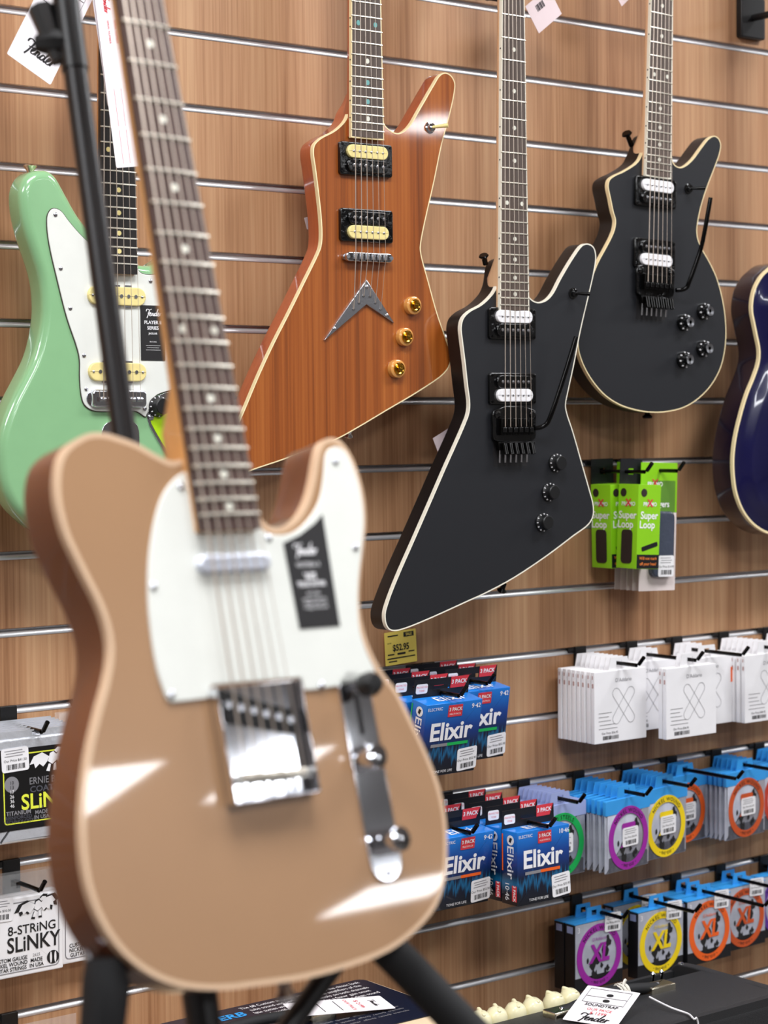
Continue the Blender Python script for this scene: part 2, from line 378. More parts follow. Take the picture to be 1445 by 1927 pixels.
for k in range(-12, 16):
    z1 = min(CEIL, slot_z(k+1)-GAP); z0 = max(0.0, slot_z(k))
    if z1-z0 < 0.01: continue
    def plank(b, h=z1-z0):
        b.V = []
        prof = [(0.018, 0), (0.001, 0), (0, 0.001), (0, h-0.001), (0.001, h), (0.018, h)]
        for x in (X0, X1):
            for y, z in prof: b.V.append((x, y, z))
        n = len(prof)
        for i in range(n): j = (i+1) % n; b.F.append((i, j, n+j, n+i)[::-1])
        b.F += [tuple(range(n)), tuple(range(n, 2*n))[::-1]]
        return b
    key = ('plank', round(z1-z0, 4))
    shared(key, 'slat', 'slat_wood', plank, wall, Matrix.Translation((0, 0, z0)))
    if k > -12:
        def ins(b):
            prof = [(-0.0006, -0.0012), (-0.0010, 0.0004), (-0.0005, 0.0024), (0.0010, 0.0042), (0.0034, 0.0054), (0.0060, 0.0056), (0.0130, 0.0054), (0.0138, 0.0060), (0.0138, GAP-0.0004), (0.004, GAP+0.0001), (0.0, GAP+0.0003)]
            for x in (X0, X1):
                for y, z in prof: b.V.append((x, y, z))
            n = len(prof)
            for i in range(n-1): b.F.append((i, i+1, n+i+1, n+i))
            return b
        shared('insert', 'aluminium_insert', 'aluminium', ins, wall, Matrix.Translation((0, 0, slot_z(k)-GAP)))
for i, (x, y, *sc_) in enumerate(LIGHTS):
    t = thing('ceiling_light', 'rectangular ceiling light panel above the shop floor', 'ceiling light', Matrix.Translation((x, y, CEIL)) @ Matrix.Diagonal((sc_[0] if sc_ else 1, 1, 1, 1)), 'ceiling light panels')
    def fr(b):
        b.T = Matrix.Rotation(R_(90), 4, 'X')      # lie flat, facing down
        b.edging(rrect(-0.62, 0.62, -0.32, 0.32), 0.03, 0.02, 0.02); return b
    shared('lframe', 'frame', 'light_frame', fr, t)
    def df(b):
        b.V = [(-0.59, -0.29, -0.012), (-0.59, 0.29, -0.012), (0.59, 0.29, -0.012), (0.59, -0.29, -0.012)]; b.F = [(0, 1, 2, 3)]; return b
    shared('ldiff', 'diffuser', 'light_diffuser', df, t)

# ------------------------------------------------------------------ guitar building blocks
class Neck:
    """neck coordinates: s = distance up the neck from the bridge saddles, t = sideways"""
    def __init__(s, bridge, twelve, L):
        s.b = Vector(bridge); d = Vector(twelve)-s.b; s.a = d.normalized(); s.r = Vector((s.a.y, -s.a.x)); s.L = L
    def p(s, ss, t=0.0):
        q = s.b+s.a*ss+s.r*t; return (q.x, q.y)
    def fret(s, n): return s.L*2**(-n/12)
    def rot(s): return -math.atan2(s.a.x, s.a.y)
NUT = {}
def build_neck(root, nk, wb, end_s, nfrets, w_nut, w_end, board, neckm, bindm=None, marks='dot', mark_m='pearl', back=0.022, heel_s=None, strings=True, w_bridge=0.014, span=0.0515, head=True, thick=0.0065, string_r=1.0, fret_r=0.00105):
    Ln = nk.L
    def half(ss): return 0.5*(w_nut+(w_end-w_nut)*(Ln-ss)/(Ln-end_s))
    bw = 0.0016 if bindm else 0.0
    RAD = 0.28
    def top(t): return wb-t*t/(2*RAD)
    # fingerboard
    mb = MB(); rings = []
    N = 8
    ss_list = [Ln]+[end_s+(Ln-end_s)*k/6 for k in range(5, -1, -1)]
    for ss in ss_list:
        h = half(ss)-bw; ring = [(*nk.p(ss, -h), wb-thick)]+[(*nk.p(ss, -h+2*h*i/N), top(-h+2*h*i/N)) for i in range(N+1)]+[(*nk.p(ss, h), wb-thick)]
        rings.append(ring[::-1])
    mb.loft(rings).obj('fingerboard', board, root)
    if bindm:
        for sd in (-1, 1):
            mb = MB(); rings = []
            for ss in (Ln, end_s-0.0015):
                h = half(ss); a, b = sd*h, sd*(h-bw)
                if sd > 0: a, b = b, a
                rings.append([(*nk.p(ss, a), wb-thick), (*nk.p(ss, b), wb-thick), (*nk.p(ss, b), top(h)+0.0002), (*nk.p(ss, a), top(h)+0.0002)][::-1])
            mb.loft(rings).obj('neck_binding', bindm, root)
        mb = MB(); h = half(end_s); mb.loft([[(*nk.p(ss, -h), wb-thick), (*nk.p(ss, h), wb-thick), (*nk.p(ss, h), wb-0.001), (*nk.p(ss, -h), wb-0.001)][::-1] for ss in (end_s, end_s-0.0018)]).obj('neck_binding', bindm, root)
        for n in (3, 5, 7, 9, 12, 15, 17, 19, 21):
            ss = (nk.fret(n)+nk.fret(n-1))/2
            for q in ((-0.006, 0.006) if n == 12 else (0,)):
                p = nk.p(ss+q, -half(ss)-0.0002)
                T = Matrix.Translation((p[0], p[1], wb-0.0035)) @ Matrix.Rotation(R_(-90), 4, 'Y')
                MB(T).lathe(0, 0, [(0.0011, -0.0005), (0.0011, 0.0003)], 8).obj('side_dot', 'ink_black', root)
    # neck shaft
    mb = MB(); rings = []
    hs = heel_s or end_s+0.03
    for ss, dp in ((Ln, back*0.85), (hs+0.09, back), (hs+0.03, back*1.15), (hs, back*1.7), (end_s, back*1.7)):
        h = half(ss)-0.0004; sq = 0.45 if ss <= hs+0.001 else 1.0
        ring = [(*nk.p(ss, h), wb-thick)]
        for i in range(13):
            a = math.pi*i/12; c, sn = math.cos(a), math.sin(a)
            ring.append((*nk.p(ss, h*(abs(c)**sq)*(1 if c >= 0 else -1)), wb-thick-0.002-(dp-thick)*(sn**sq if sn > 0 else 0)))
        ring.append((*nk.p(ss, -h), wb-thick))
        rings.append(ring)
    mb.loft(rings).obj('neck', neckm, root)
    NUT[len(NUT)] = root.matrix_world @ Vector((nk.p(Ln+0.05, 0.022)[0], -(wb+0.004), nk.p(Ln+0.05)[1]))
    if head:
        pts = [nk.p(Ln, w_nut/2), nk.p(Ln+0.03, 0.032), nk.p(Ln+0.17, 0.030), nk.p(Ln+0.185, 0.0), nk.p(Ln+0.17, -0.030), nk.p(Ln+0.03, -0.032), nk.p(Ln, -w_nut/2)]
        MB().prism(pts, wb-thick-0.016, wb-thick-0.002, 0.001, 0.001).obj('headstock', neckm, root)
        MB().prism([nk.p(Ln, -w_nut/2), nk.p(Ln, w_nut/2), nk.p(Ln+0.005, w_nut/2), nk.p(Ln+0.005, -w_nut/2)], wb-thick, wb+0.001).obj('nut', 'white_plastic', root)
        for i in range(6):
            sd = -1 if i < 3 else 1; p = nk.p(Ln+0.05+0.045*(i % 3), sd*0.022)
            MB().lathe(*p, [(0.006, wb-thick-0.004), (0.006, wb-thick), (0.004, wb-thick), (0.003, wb+0.006)], 10).obj('tuner', 'chrome', root)
    for n in range(1, nfrets+1):
        ss = nk.fret(n); h = half(ss)
        path = [(*nk.p(ss, -h+2*h*i/6), top(-h+2*h*i/6)+0.0003) for i in range(7)]
        MB().tube(path, fret_r, 6).obj('fret', 'fret_nickel', root)
    for n in (3, 5, 7, 9, 12, 15, 17, 19, 21):
        ss = (nk.fret(n)+nk.fret(n-1))/2; gap = half(ss)*0.56
        for t in ((-gap, gap) if n == 12 else (0,)):
            c = nk.p(ss, t); r = 0.0032
            o = [(c[0]+math.cos(a)*r, c[1]+math.sin(a)*r*(1.0 if marks == 'dot' else 1.15)) for a in [2*math.pi*i/14 for i in range(14)]]
            MB().prism(o, top(t)-0.001, top(t)+0.00025).obj('inlay', mark_m if not (marks == 'drop' and n in (15, 21)) else 'pearl', root)
    if strings:
        for i in range(6):
            f = i/5-0.5; r = (0.00068-0.00008*i)*string_r
            MB().tube([(*nk.p(Ln, f*(w_nut-0.007)), wb+0.0015), (*nk.p(0, f*span), w_bridge)], r, 6).obj('string', 'string_steel', root)
def stadium(nk_p, cs, ct, ln, ht, rot_nk, r=None):
    r = r if r is not None else ht/2
    return [nk_p(cs+v, ct+u) for u, v in rrect(-ln/2, ln/2, -ht/2, ht/2, r, 5)]
def humbucker(root, nk, cs, w, top_light, light, ct=0.0, W=0.090, H=0.046):
    ring = MB().prism([nk.p(cs+v, ct+u) for u, v in rrect(-W/2, W/2, -H/2, H/2, 0.004)], w, w+0.006, 0.0015).obj('pickup_ring', 'black_gloss', root)
    for sgn in (1, -1):
        c = cs+sgn*0.0098; is_light = (sgn > 0) == top_light
        bb = MB().prism(stadium(nk.p, c, ct, 0.069, 0.0185, 0), w+0.004, w+0.0105, 0.001).obj('bobbin', light if is_light else 'black_gloss', ring)
        for i in range(6):
            p = nk.p(c, ct+(i/5-0.5)*0.05)
            MB().lathe(*p, [(0.0024 if not is_light else 0.0017, w+0.010), (0.0024 if not is_light else 0.0017, w+0.0112), (0.001, w+0.0116)], 10).obj('pole_piece', 'chrome_soft', ring)
    for su in (-1, 1):
        for sv in (-1, 1):
            p = nk.p(cs+sv*(H/2-0.004), ct+su*(W/2-0.004))
            MB().lathe(*p, [(0.002, w+0.005), (0.0018, w+0.0068)], 8).obj('screw', 'black_metal', ring)
def knob(root, c, w, kind):
    if kind == 'gold':
        k = MB().lathe(*c, [(0.0130, w), (0.0134, w+0.002), (0.0128, w+0.008), (0.0112, w+0.0092)], 28).obj('knob', 'amber', root)
        MB().lathe(*c, [(0.0092, w+0.009), (0.0090, w+0.0112), (0.007, w+0.0126), (0.0048, w+0.0116), (0.004, w+0.0140), (0.001, w+0.0148)], 24).obj('knob_cap', 'gold', k)
    elif kind == 'tick':
        k = MB().lathe(*c, [(0.0135, w), (0.0137, w+0.003), (0.0112, w+0.006), (0.0105, w+0.014), (0.0095, w+0.015)], 28).obj('knob', 'black_plastic', root)
        for i in range(11):
            a = R_(-30+i*30); T = Matrix.Translation((c[0], c[1], w+0.0047)) @ Matrix.Rotation(a, 4, 'Z')
            MB(T).box(0.0112, 0.0134, -0.0007, 0.0007, -0.001, 0.0006).obj('numeral_tick', 'card_white', k)
    else:
        k = MB().lathe(*c, [(0.0135, w), (0.0138, w+0.003), (0.0125, w+0.007), (0.0095, w+0.008), (0.0088, w+0.017)], 28).obj('knob', 'black_gloss', root)
        MB().lathe(*c, [(0.0082, w+0.0165), (0.0080, w+0.0176), (0.003, w+0.0170)], 24).obj('knob_cap', 'chrome_soft', k)
        for i in range(8):
            a = R_(i*45+10); p = (c[0]+0.0118*math.cos(a), c[1]+0.0118*math.sin(a))
            MB().lathe(*p, [(0.0012, w+0.006), (0.0012, w+0.0082)], 8).obj('numeral_tick', 'card_white', k)
def screw(root, c, w, r=0.0028, m='chrome_soft'):
    MB().lathe(*c, [(r, w), (r, w+0.0006), (r*0.6, w+0.0014), (r*0.1, w+0.0016)], 12).obj('screw', m, root)
def toggle(root, c, w, m_base, m_tip, dirn):
    t = MB().lathe(*c, [(0.0085, w), (0.0085, w+0.0012), (0.006, w+0.002), (0.0058, w+0.006), (0.003, w+0.0065)], 18).obj('switch', m_base, root)
    MB().tube([(c[0], c[1], w+0.005), (c[0]+dirn[0]*0.008, c[1]+dirn[1]*0.008, w+0.013), (c[0]+dirn[0]*0.018, c[1]+dirn[1]*0.018, w+0.022)], [0.0018, 0.0026, 0.0032], 10).obj('switch_tip', m_tip, t)
def floyd(root, nk, w, arm, fr):
    P = nk.p
    MB().prism([P(s, t) for t, s in [(-0.035, -0.058), (0.030, -0.058), (0.030, 0.02), (-0.035, 0.02)]], w-0.001, w+0.0004).obj('tremolo_cavity', 'ink_black', root)
    base = MB().prism([P(s, t) for t, s in smooth([(-0.040, 0.024), (0.040, 0.024), (0.041, 0.0), (0.040, -0.018), (0.022, -0.022), (-0.022, -0.022), (-0.040, -0.018), (-0.041, 0.0)], 3)], w+0.004, w+0.0085, 0.001).obj('bridge_plate', 'black_gloss', root)
    for sd in (-1, 1):
        MB().lathe(*P(0.018, sd*0.034), [(0.0055, w), (0.0055, w+0.010), (0.003, w+0.012)], 14).obj('stud', 'black_gloss', base)
    for i in range(6):
        t = (i/5-0.5)*0.053
        sd = MB().prism([P(s, t+u) for u, s in ((-0.0048, -0.012), (0.0048, -0.012), (0.0048, 0.012), (-0.0048, 0.012))], w+0.008, w+0.0150, 0.001).obj('saddle', 'black_metal', base)
        MB().prism([P(s, t+u) for u, s in ((-0.0035, -0.008), (0.0035, -0.008), (0.0035, -0.001), (-0.0035, -0.001))], w+0.0148, w+0.0170, 0.0006).obj('string_clamp', 'black_gloss', sd)
        a = P(-0.024, t); b = P(-0.040, t)
        MB().tube([(*a, w+0.015), (*b, w+0.019)], 0.0036, 10).obj('fine_tuner', 'black_metal', base)
        a = P(-0.034, t-0.002); b = P(-0.052, t-0.002)
        MB().tube([(*a, w+0.008), (*b, w+0.007)], 0.0016, 8).obj('lock_screw', 'chrome_soft', base)
    MB().prism([P(s, t) for t, s in ((-0.034, -0.034), (0.034, -0.034), (0.036, -0.022), (-0.036, -0.022))], w+0.006, w+0.013, 0.001).obj('tail_rail', 'black_metal', base)
    path = [(*fr.pick(x, y, wv), wv) for x, y, wv in arm]
    sm = smooth([Vector(p) for p in path], 4, False)
    MB().tube(sm, [0.0036]*(len(sm)-1)+[0.0034], 10).obj('tremolo_arm', 'black_metal', root)
def px_outline(fr, pts, w=0.0, sub=4): return smooth([fr.pick(p[0], p[1], w) for p in pts], sub)
def hang_frame(bottom_px, d, roll=0.0, yaw=0.0):
    p = wallpt(bottom_px[0], bottom_px[1], d)
    return Frame(place(p.x, d, p.z, yaw, 0, roll))
def yoke(name_label, X, z, d, group, drop=0.0):
    """wall hanger: block in the slot, arm and padded fork under the headstock"""
    t = thing('guitar_hanger', name_label, 'guitar hanger', place(X, 0.0, z), group)
    MB().prism(rrect(-0.03, 0.03, -0.05, 0.02, 0.004), 0.0005, 0.012, 0.002).obj('mounting_block', 'black_plastic', t)
    MB().tube([(0, -0.015, 0.012), (0, -0.015, 0.03), (0, -0.015-drop, d-0.045), (0, -0.015-drop, d-0.032)], 0.006, 10).obj('arm', 'black_tube', t)
    for sd in (-1, 1):
        MB().tube(smooth([Vector((0, -0.015-drop, d-0.034)), Vector((sd*0.03, -0.015-drop, d-0.03)), Vector((sd*0.036, -0.012-drop, d)), Vector((sd*0.036, 0.0-drop, d+0.03))], 4, False), 0.007, 10).obj('padded_prong', 'black_rubber', t)

# ------------------------------------------------------------------ natural mahogany angular guitar
def natural_guitar():
    d = 0.092; fr = hang_frame((640, 824), d, 0.0, R_(-2.1))
    g = thing('electric_guitar', 'glossy natural mahogany angular electric guitar with cream binding hanging on the slatwall', 'guitar', fr.M, 'guitars hung on the slatwall')
    o = px_outline(fr, [(690, 152), (676, 172), (668, 190), (658, 206), (650, 226), (631, 245), (602, 261), (591, 273), (589, 287), (593, 318), (599, 366), (604, 414), (605, 446), (603, 464), (597, 480), (574, 527), (545, 586), (516, 643), (488, 703), (459, 772), (430, 838), (408, 892), (408, 907), (422, 905), (473, 885), (535, 864), (631, 827.5), (669, 807), (726, 773), (790, 735), (835, 703), (846, 686), (848, 667), (838, 636), (822, 589), (806, 531), (791, 472), (792, 455), (800, 414), (816, 344), (831, 271), (844, 223), (854, 178), (855.5, 156), (848, 142), (837, 137), (827, 142), (816, 159), (790, 204), (771, 236), (758, 248), (746, 251), (732, 244), (722, 232), (718, 200), (712, 165)])
    b = MB().prism(o, -0.036, 0.0, 0.0, 0.005); b.F = [f for f in b.F]
    b.obj('body', 'mahogany_side', g)
    MB().prism(offset(ccw(o), 0.0012), -0.001, 0.0003).obj('top', 'mahogany', g)
    MB().edging(o, 0.0013, 0.0065, 0.0).obj('body_binding', 'cream_binding', g)
    nk = Neck(fr.pick(698, 484, 0.014), fr.pick(691, 59, 0.011), 0.6286)
    build_neck(g, nk, 0.0105, nk.L*(1-0.735), 22, 0.043, 0.0565, 'rosewood_grey', 'mahogany_side', 'cream_binding', 'drop', 'abalone', strings=False, heel_s=nk.L*0.30)
    humbucker(g, nk, 0.1365, 0.0, True, 'ivory')
    humbucker(g, nk, 0.0445, 0.0, False, 'ivory')
    P = nk.p
    br = MB().prism(stadium(P, 0.0, 0.0, 0.080, 0.0125, 0), 0.006, 0.0115, 0.001).obj('bridge', 'chrome', g)
    for sd in (-1, 1): MB().lathe(*P(0, sd*0.037), [(0.0045, 0), (0.0045, 0.006), (0.003, 0.006), (0.003, 0.0125)], 14).obj('bridge_post', 'chrome_soft', br)
    for i in range(6):
        t = (i/5-0.5)*0.0515
        MB().prism([P(s, t+u) for u, s in ((-0.0035, -0.004), (0.0035, -0.004), (0.0035, 0.004), (-0.0035, 0.004))], 0.0115, 0.0135, 0.0008).obj('saddle', 'chrome_soft', br)
        MB().box(P(0, t)[0]-0.0022, P(0, t)[0]+0.0022, P(-0.0045, t)[1]-0.0012, P(-0.0045, t)[1]+0.0012, 0.0116, 0.0119).obj('saddle_slot', 'ink_black', br)
    tl = [fr.pick(*q, 0.004) for q in ((690, 526), (742, 608), (690, 573), (611, 640))]
    MB().prism(tl, 0.0, 0.004, 0.0008).obj('tailpiece', 'chrome_soft', g)
    ends = [(665, 582), (675, 570), (684, 557), (696, 558), (706, 570), (716, 582)]
    for i, q in enumerate(ends):
        t = (i/5-0.5)*0.0515; e = fr.pick(*q, 0.004)
        MB().lathe(*e, [(0.0022, 0.0035), (0.0022, 0.0046), (0.0012, 0.0046)], 10).obj('ferrule', 'chrome', g)
        MB().tube([(*nk.p(nk.L, (i/5-0.5)*0.036), 0.012), (*P(0, t), 0.0138), (*e, 0.005)], 0.00068-0.00008*i, 6).obj('string', 'string_steel', g)
    for q in ((690, 540), (629, 619), (728, 594)): screw(g, fr.pick(*q, 0.004), 0.004, 0.0032)
    for q in ((779, 575), (764, 634), (749, 694)): knob(g, fr.pick(q[0]-3, q[1], 0.004), 0.0003, 'gold')
    toggle(g, fr.pick(810, 240, 0.002), 0.0003, 'chrome', 'ivory', (0.9, 0.1))
    p = fr.pick(680, 800, -0.018)
    MB(Matrix.Translation((p[0]-0.02, p[1]-0.006, -0.018)) @ Matrix.Rotation(R_(118), 4, 'X')).lathe(0, 0, [(0.004, -0.002), (0.004, 0.006), (0.0075, 0.010), (0.006, 0.012)], 14).obj('strap_button', 'chrome', g)
    hz = fr.M @ Vector((P(nk.L+0.09)[0], 0, P(nk.L+0.09)[1]))
    yoke('black forked wall hanger holding the natural mahogany guitar by its headstock', hz.x, hz.z, d, 'guitar hangers', 0.075)
    return g
natural_guitar()

# ------------------------------------------------------------------ matte black angular guitar
def black_guitar():
    d = 0.142; fr = hang_frame((743, 1187), d)
    g = thing('electric_guitar', 'matte black angular electric guitar with white binding, its lower corner above the yellow sale tag', 'guitar', fr.M, 'guitars hung on the slatwall')
    o = px_outline(fr, [(962, 484), (948, 488), (941, 500), (937, 528), (932, 544), (924, 556), (906, 573), (883, 586), (871, 599), (867, 616), (869, 639), (874, 679), (879, 725), (883, 760), (881, 779), (874, 798), (853, 846), (839, 877), (813, 937), (780, 1012.6), (746.5, 1089), (730, 1132), (724, 1155), (726, 1175), (733, 1185), (744, 1187), (764, 1182), (813, 1162), (879, 1132), (912, 1117), (966, 1088), (1029, 1046), (1078, 1009), (1108, 986), (1116, 970), (1116, 950), (1108, 919), (1095, 873), (1078, 813), (1066, 776), (1064, 762), (1069, 735), (1079, 689), (1092, 622), (1105, 566), (1117, 513), (1121, 482), (1117, 466), (1107, 459), (1096, 461), (1079, 483), (1055, 523), (1039, 553), (1027, 565), (1012, 569), (1000, 564), (994, 556), (990, 520), (982, 488)])
    MB().prism(o, -0.036, 0.0, 0.0, 0.005).obj('body', 'black_side', g)
    MB().prism(offset(ccw(o), 0.0012), -0.001, 0.0003).obj('top', 'black_satin', g)
    MB().edging(o, 0.0014, 0.0062, 0.0).obj('body_binding', 'white_binding', g)
    nk = Neck(fr.pick(974.5, 803, 0.015), fr.pick(968.5, 395.5, 0.0105), 0.6286)
    build_neck(g, nk, 0.0105, nk.L*(1-0.735), 22, 0.043, 0.0565, 'rosewood_grey', 'maple_pale', 'white_binding', 'dot', 'pearl', w_bridge=0.0165, heel_s=nk.L*0.345)
    humbucker(g, nk, 0.1500, 0.0, True, 'white_plastic')
    humbucker(g, nk, 0.0555, 0.0, False, 'white_plastic')
    floyd(g, nk, 0.0, [(1006, 806, 0.012), (1020, 803, 0.016), (1029, 797, 0.02), (1036, 783, 0.024), (1064, 700, 0.034), (1084, 634, 0.04)], fr)
    for q in ((1051, 871), (1038, 926), (1026, 983)): knob(g, fr.pick(q[0]-4, q[1], 0.003), 0.0003, 'tick')
    toggle(g, fr.pick(1079, 552, 0.002), 0.0003, 'black_gloss', 'black_metal', (0.8, -0.1))
    p = fr.pick(965, 1094, -0.018)
    MB(Matrix.Translation((p[0]-0.018, p[1]-0.004, -0.018)) @ Matrix.Rotation(R_(118), 4, 'X')).lathe(0, 0, [(0.004, -0.002), (0.004, 0.006), (0.0075, 0.010), (0.006, 0.012)], 14).obj('strap_button', 'black_metal', g)
    p = fr.pick(921, 492, -0.01)
    MB(Matrix.Translation((p[0], p[1], -0.02)) @ Matrix.Rotation(R_(-70), 4, 'X') @ Matrix.Rotation(R_(-30), 4, 'Y')).lathe(0, 0, [(0.004, -0.004), (0.004, 0.006), (0.0075, 0.010), (0.006, 0.012)], 14).obj('strap_button', 'black_metal', g)
    hz = fr.M @ Vector((nk.p(nk.L+0.09)[0], 0, nk.p(nk.L+0.09)[1]))
    yoke('black forked wall hanger holding the matte black angular guitar by its headstock', hz.x, hz.z, d, 'guitar hangers', 0.075)
black_guitar()

# ------------------------------------------------------------------ black round-bodied guitar
def round_guitar():
    d = 0.105; fr = hang_frame((1225, 776), d)
    g = thing('electric_guitar', 'matte black electric guitar with round lower body, pointed horn and four knobs', 'guitar', fr.M, 'guitars hung on the slatwall')
    o = px_outline(fr, [(1236, 250), (1222, 254), (1216, 270), (1209, 287), (1200, 304), (1174, 322), (1155, 331), (1146, 339), (1143.7, 351), (1148, 373), (1153, 398), (1157.5, 414), (1156, 430), (1150, 446), (1138, 469), (1124, 495), (1114, 521), (1103, 557), (1094, 595), (1088, 625), (1087, 648), (1090, 667), (1099, 691), (1115, 718), (1138, 744), (1166, 762), (1197, 772), (1225, 776), (1253, 775), (1286, 767), (1314, 750), (1340, 722), (1357, 688), (1365, 646), (1365, 604), (1359, 562), (1348, 522), (1334, 492), (1321, 469), (1313, 450), (1311, 433), (1314, 410), (1320, 384), (1331, 350), (1343, 319), (1353, 291), (1356, 273), (1352, 261), (1344, 256), (1334, 260), (1320, 277), (1303, 300), (1289, 312), (1278, 315), (1268, 309), (1263, 295), (1258, 260)])
    MB().prism(o, -0.038, 0.0, 0.0, 0.005).obj('body', 'black_side', g)
    MB().prism(offset(ccw(o), 0.0012), -0.001, 0.0003).obj('top', 'black_satin', g)
    MB().edging(o, 0.0013, 0.0062, 0.0).obj('body_binding', 'cream_binding', g)
    nk = Neck(fr.pick(1240, 532, 0.015), fr.pick(1243.5, 154, 0.0105), 0.6286)
    build_neck(g, nk, 0.0105, nk.L*(1-0.735), 22, 0.043, 0.0565, 'rosewood_grey', 'maple_pale', 'white_binding', 'dot', 'pearl', w_bridge=0.0165, heel_s=nk.L*0.34)
    humbucker(g, nk, 0.1415, 0.0, True, 'white_plastic')
    humbucker(g, nk, 0.0455, 0.0, False, 'white_plastic')
    floyd(g, nk, 0.0, [(1272, 546, 0.012), (1284, 545, 0.016), (1292, 541, 0.02), (1297, 530, 0.024), (1318, 470, 0.034), (1323, 450, 0.038), (1337, 372, 0.045)], fr)
    for q in ((1329, 586), (1292, 607), (1328, 656), (1291, 677)): knob(g, fr.pick(q[0]-5, q[1], 0.003), 0.0003, 'cap')
    toggle(g, fr.pick(1296, 355, 0.002), 0.0003, 'black_gloss', 'black_metal', (0.9, 0.0))
    p = fr.pick(1218, 772, -0.018)
    MB(Matrix.Translation((p[0], p[1], -0.018)) @ Matrix.Rotation(R_(90), 4, 'X')).lathe(0, 0, [(0.004, -0.004), (0.004, 0.006), (0.0085, 0.010), (0.007, 0.013)], 14).obj('strap_button', 'black_metal', g)
    p = fr.pick(1180, 262, -0.03)
    MB(Matrix.Translation((p[0]+0.004, p[1], -0.03)) @ Matrix.Rotation(R_(-75), 4, 'X') @ Matrix.Rotation(R_(-40), 4, 'Y')).lathe(0, 0, [(0.004, -0.012), (0.004, 0.006), (0.0085, 0.010), (0.007, 0.013)], 14).obj('strap_button', 'black_metal', g)
    hz = fr.M @ Vector((nk.p(nk.L+0.09)[0], 0, nk.p(nk.L+0.09)[1]))
    yoke('black forked wall hanger holding the round-bodied black guitar by its headstock', hz.x, hz.z, d, 'guitar hangers', 0.075)
round_guitar()

# ------------------------------------------------------------------ dark blue guitar at the right edge
def blue_guitar():
    d = 0.11; fr = hang_frame((1445, 1004), d)
    g = thing('electric_guitar', 'glossy dark blue electric guitar with cream binding cut by the right edge', 'guitar', fr.M, 'guitars hung on the slatwall')
    left = [fr.pick(x, y) for x, y in [(1445, 507), (1432, 520), (1420, 542), (1415, 563), (1414, 585), (1418, 607), (1423, 632), (1428, 658), (1427, 680), (1418, 709), (1405, 741), (1392, 785), (1383, 825), (1379, 861), (1380, 898), (1385, 930), (1398, 963), (1418, 988), (1445, 1004)]]
    uc = min(p[0] for p in left)+0.160
    top = left[0]; right = [(2*uc-p[0], p[1]-(0.045 if i < 5 else 0.0)*(1-i/5)) for i, p in enumerate(left)]
    pts = [(uc-0.03, top[1]+0.012), (uc-0.055, top[1]+0.010)]+left+[(uc-0.03, left[-1][1]-0.006), (uc+0.03, left[-1][1]-0.006)]+right[::-1][:-1]+[(uc+0.045, top[1]-0.05), (uc+0.03, top[1]-0.02)]
    o = smooth(pts, 4)
    MB().prism(o, -0.048, 0.0, 0.0, 0.005).obj('body', 'blue_side', g)
    mb = MB(); oc = ccw(o)
    mb.loft([[(p[0], p[1], wv) for p in offset(oc, dd)] for dd, wv in ((0.003, -0.001), (0.003, 0.0003), (0.012, 0.001), (0.022, 0.004), (0.032, 0.0075), (0.042, 0.0095))]).obj('top', 'blue_top', g, 60)
    MB().edging(o, 0.0032, 0.0055, 0.0).obj('body_binding', 'cream_binding', g)
    hp = wallpt(1388, 70, 0.004); hz = hp.z+0.05; bz = hz-0.005-0.6286-fr.M.translation.z
    nk = Neck((uc, bz), (uc, bz+0.3143), 0.6286)
    build_neck(g, nk, 0.02, nk.L*(1-0.735), 22, 0.043, 0.0565, 'rosewood_grey', 'mahogany_side', 'cream_binding', 'dot', 'pearl', w_bridge=0.022)
    humbucker(g, nk, 0.135, 0.009, True, 'ivory'); humbucker(g, nk, 0.042, 0.009, False, 'ivory')
    MB().prism(stadium(nk.p, 0, 0, 0.08, 0.012, 0), 0.010, 0.019, 0.001).obj('bridge', 'chrome', g)
    MB().prism(stadium(nk.p, -0.035, 0, 0.1, 0.014, 0), 0.010, 0.022, 0.002).obj('tailpiece', 'chrome', g)
    for i, (t, s) in enumerate(((0.06, -0.03), (0.09, -0.05), (0.07, -0.085), (0.1, -0.1))): knob(g, nk.p(s, t), 0.004, 'gold')
    p = fr.pick(1374, 868, -0.02)
    MB(Matrix.Translation((p[0]+0.002, p[1], -0.014)) @ Matrix.Rotation(R_(-90), 4, 'Y')).lathe(0, 0, [(0.003, -0.004), (0.003, 0.002), (0.001, 0.003)], 12).obj('side_stud', 'chrome_soft', g)
    yoke('black forked wall hanger holding the dark blue guitar by its headstock', hp.x+0.031, hz, d, 'guitar hangers')
blue_guitar()

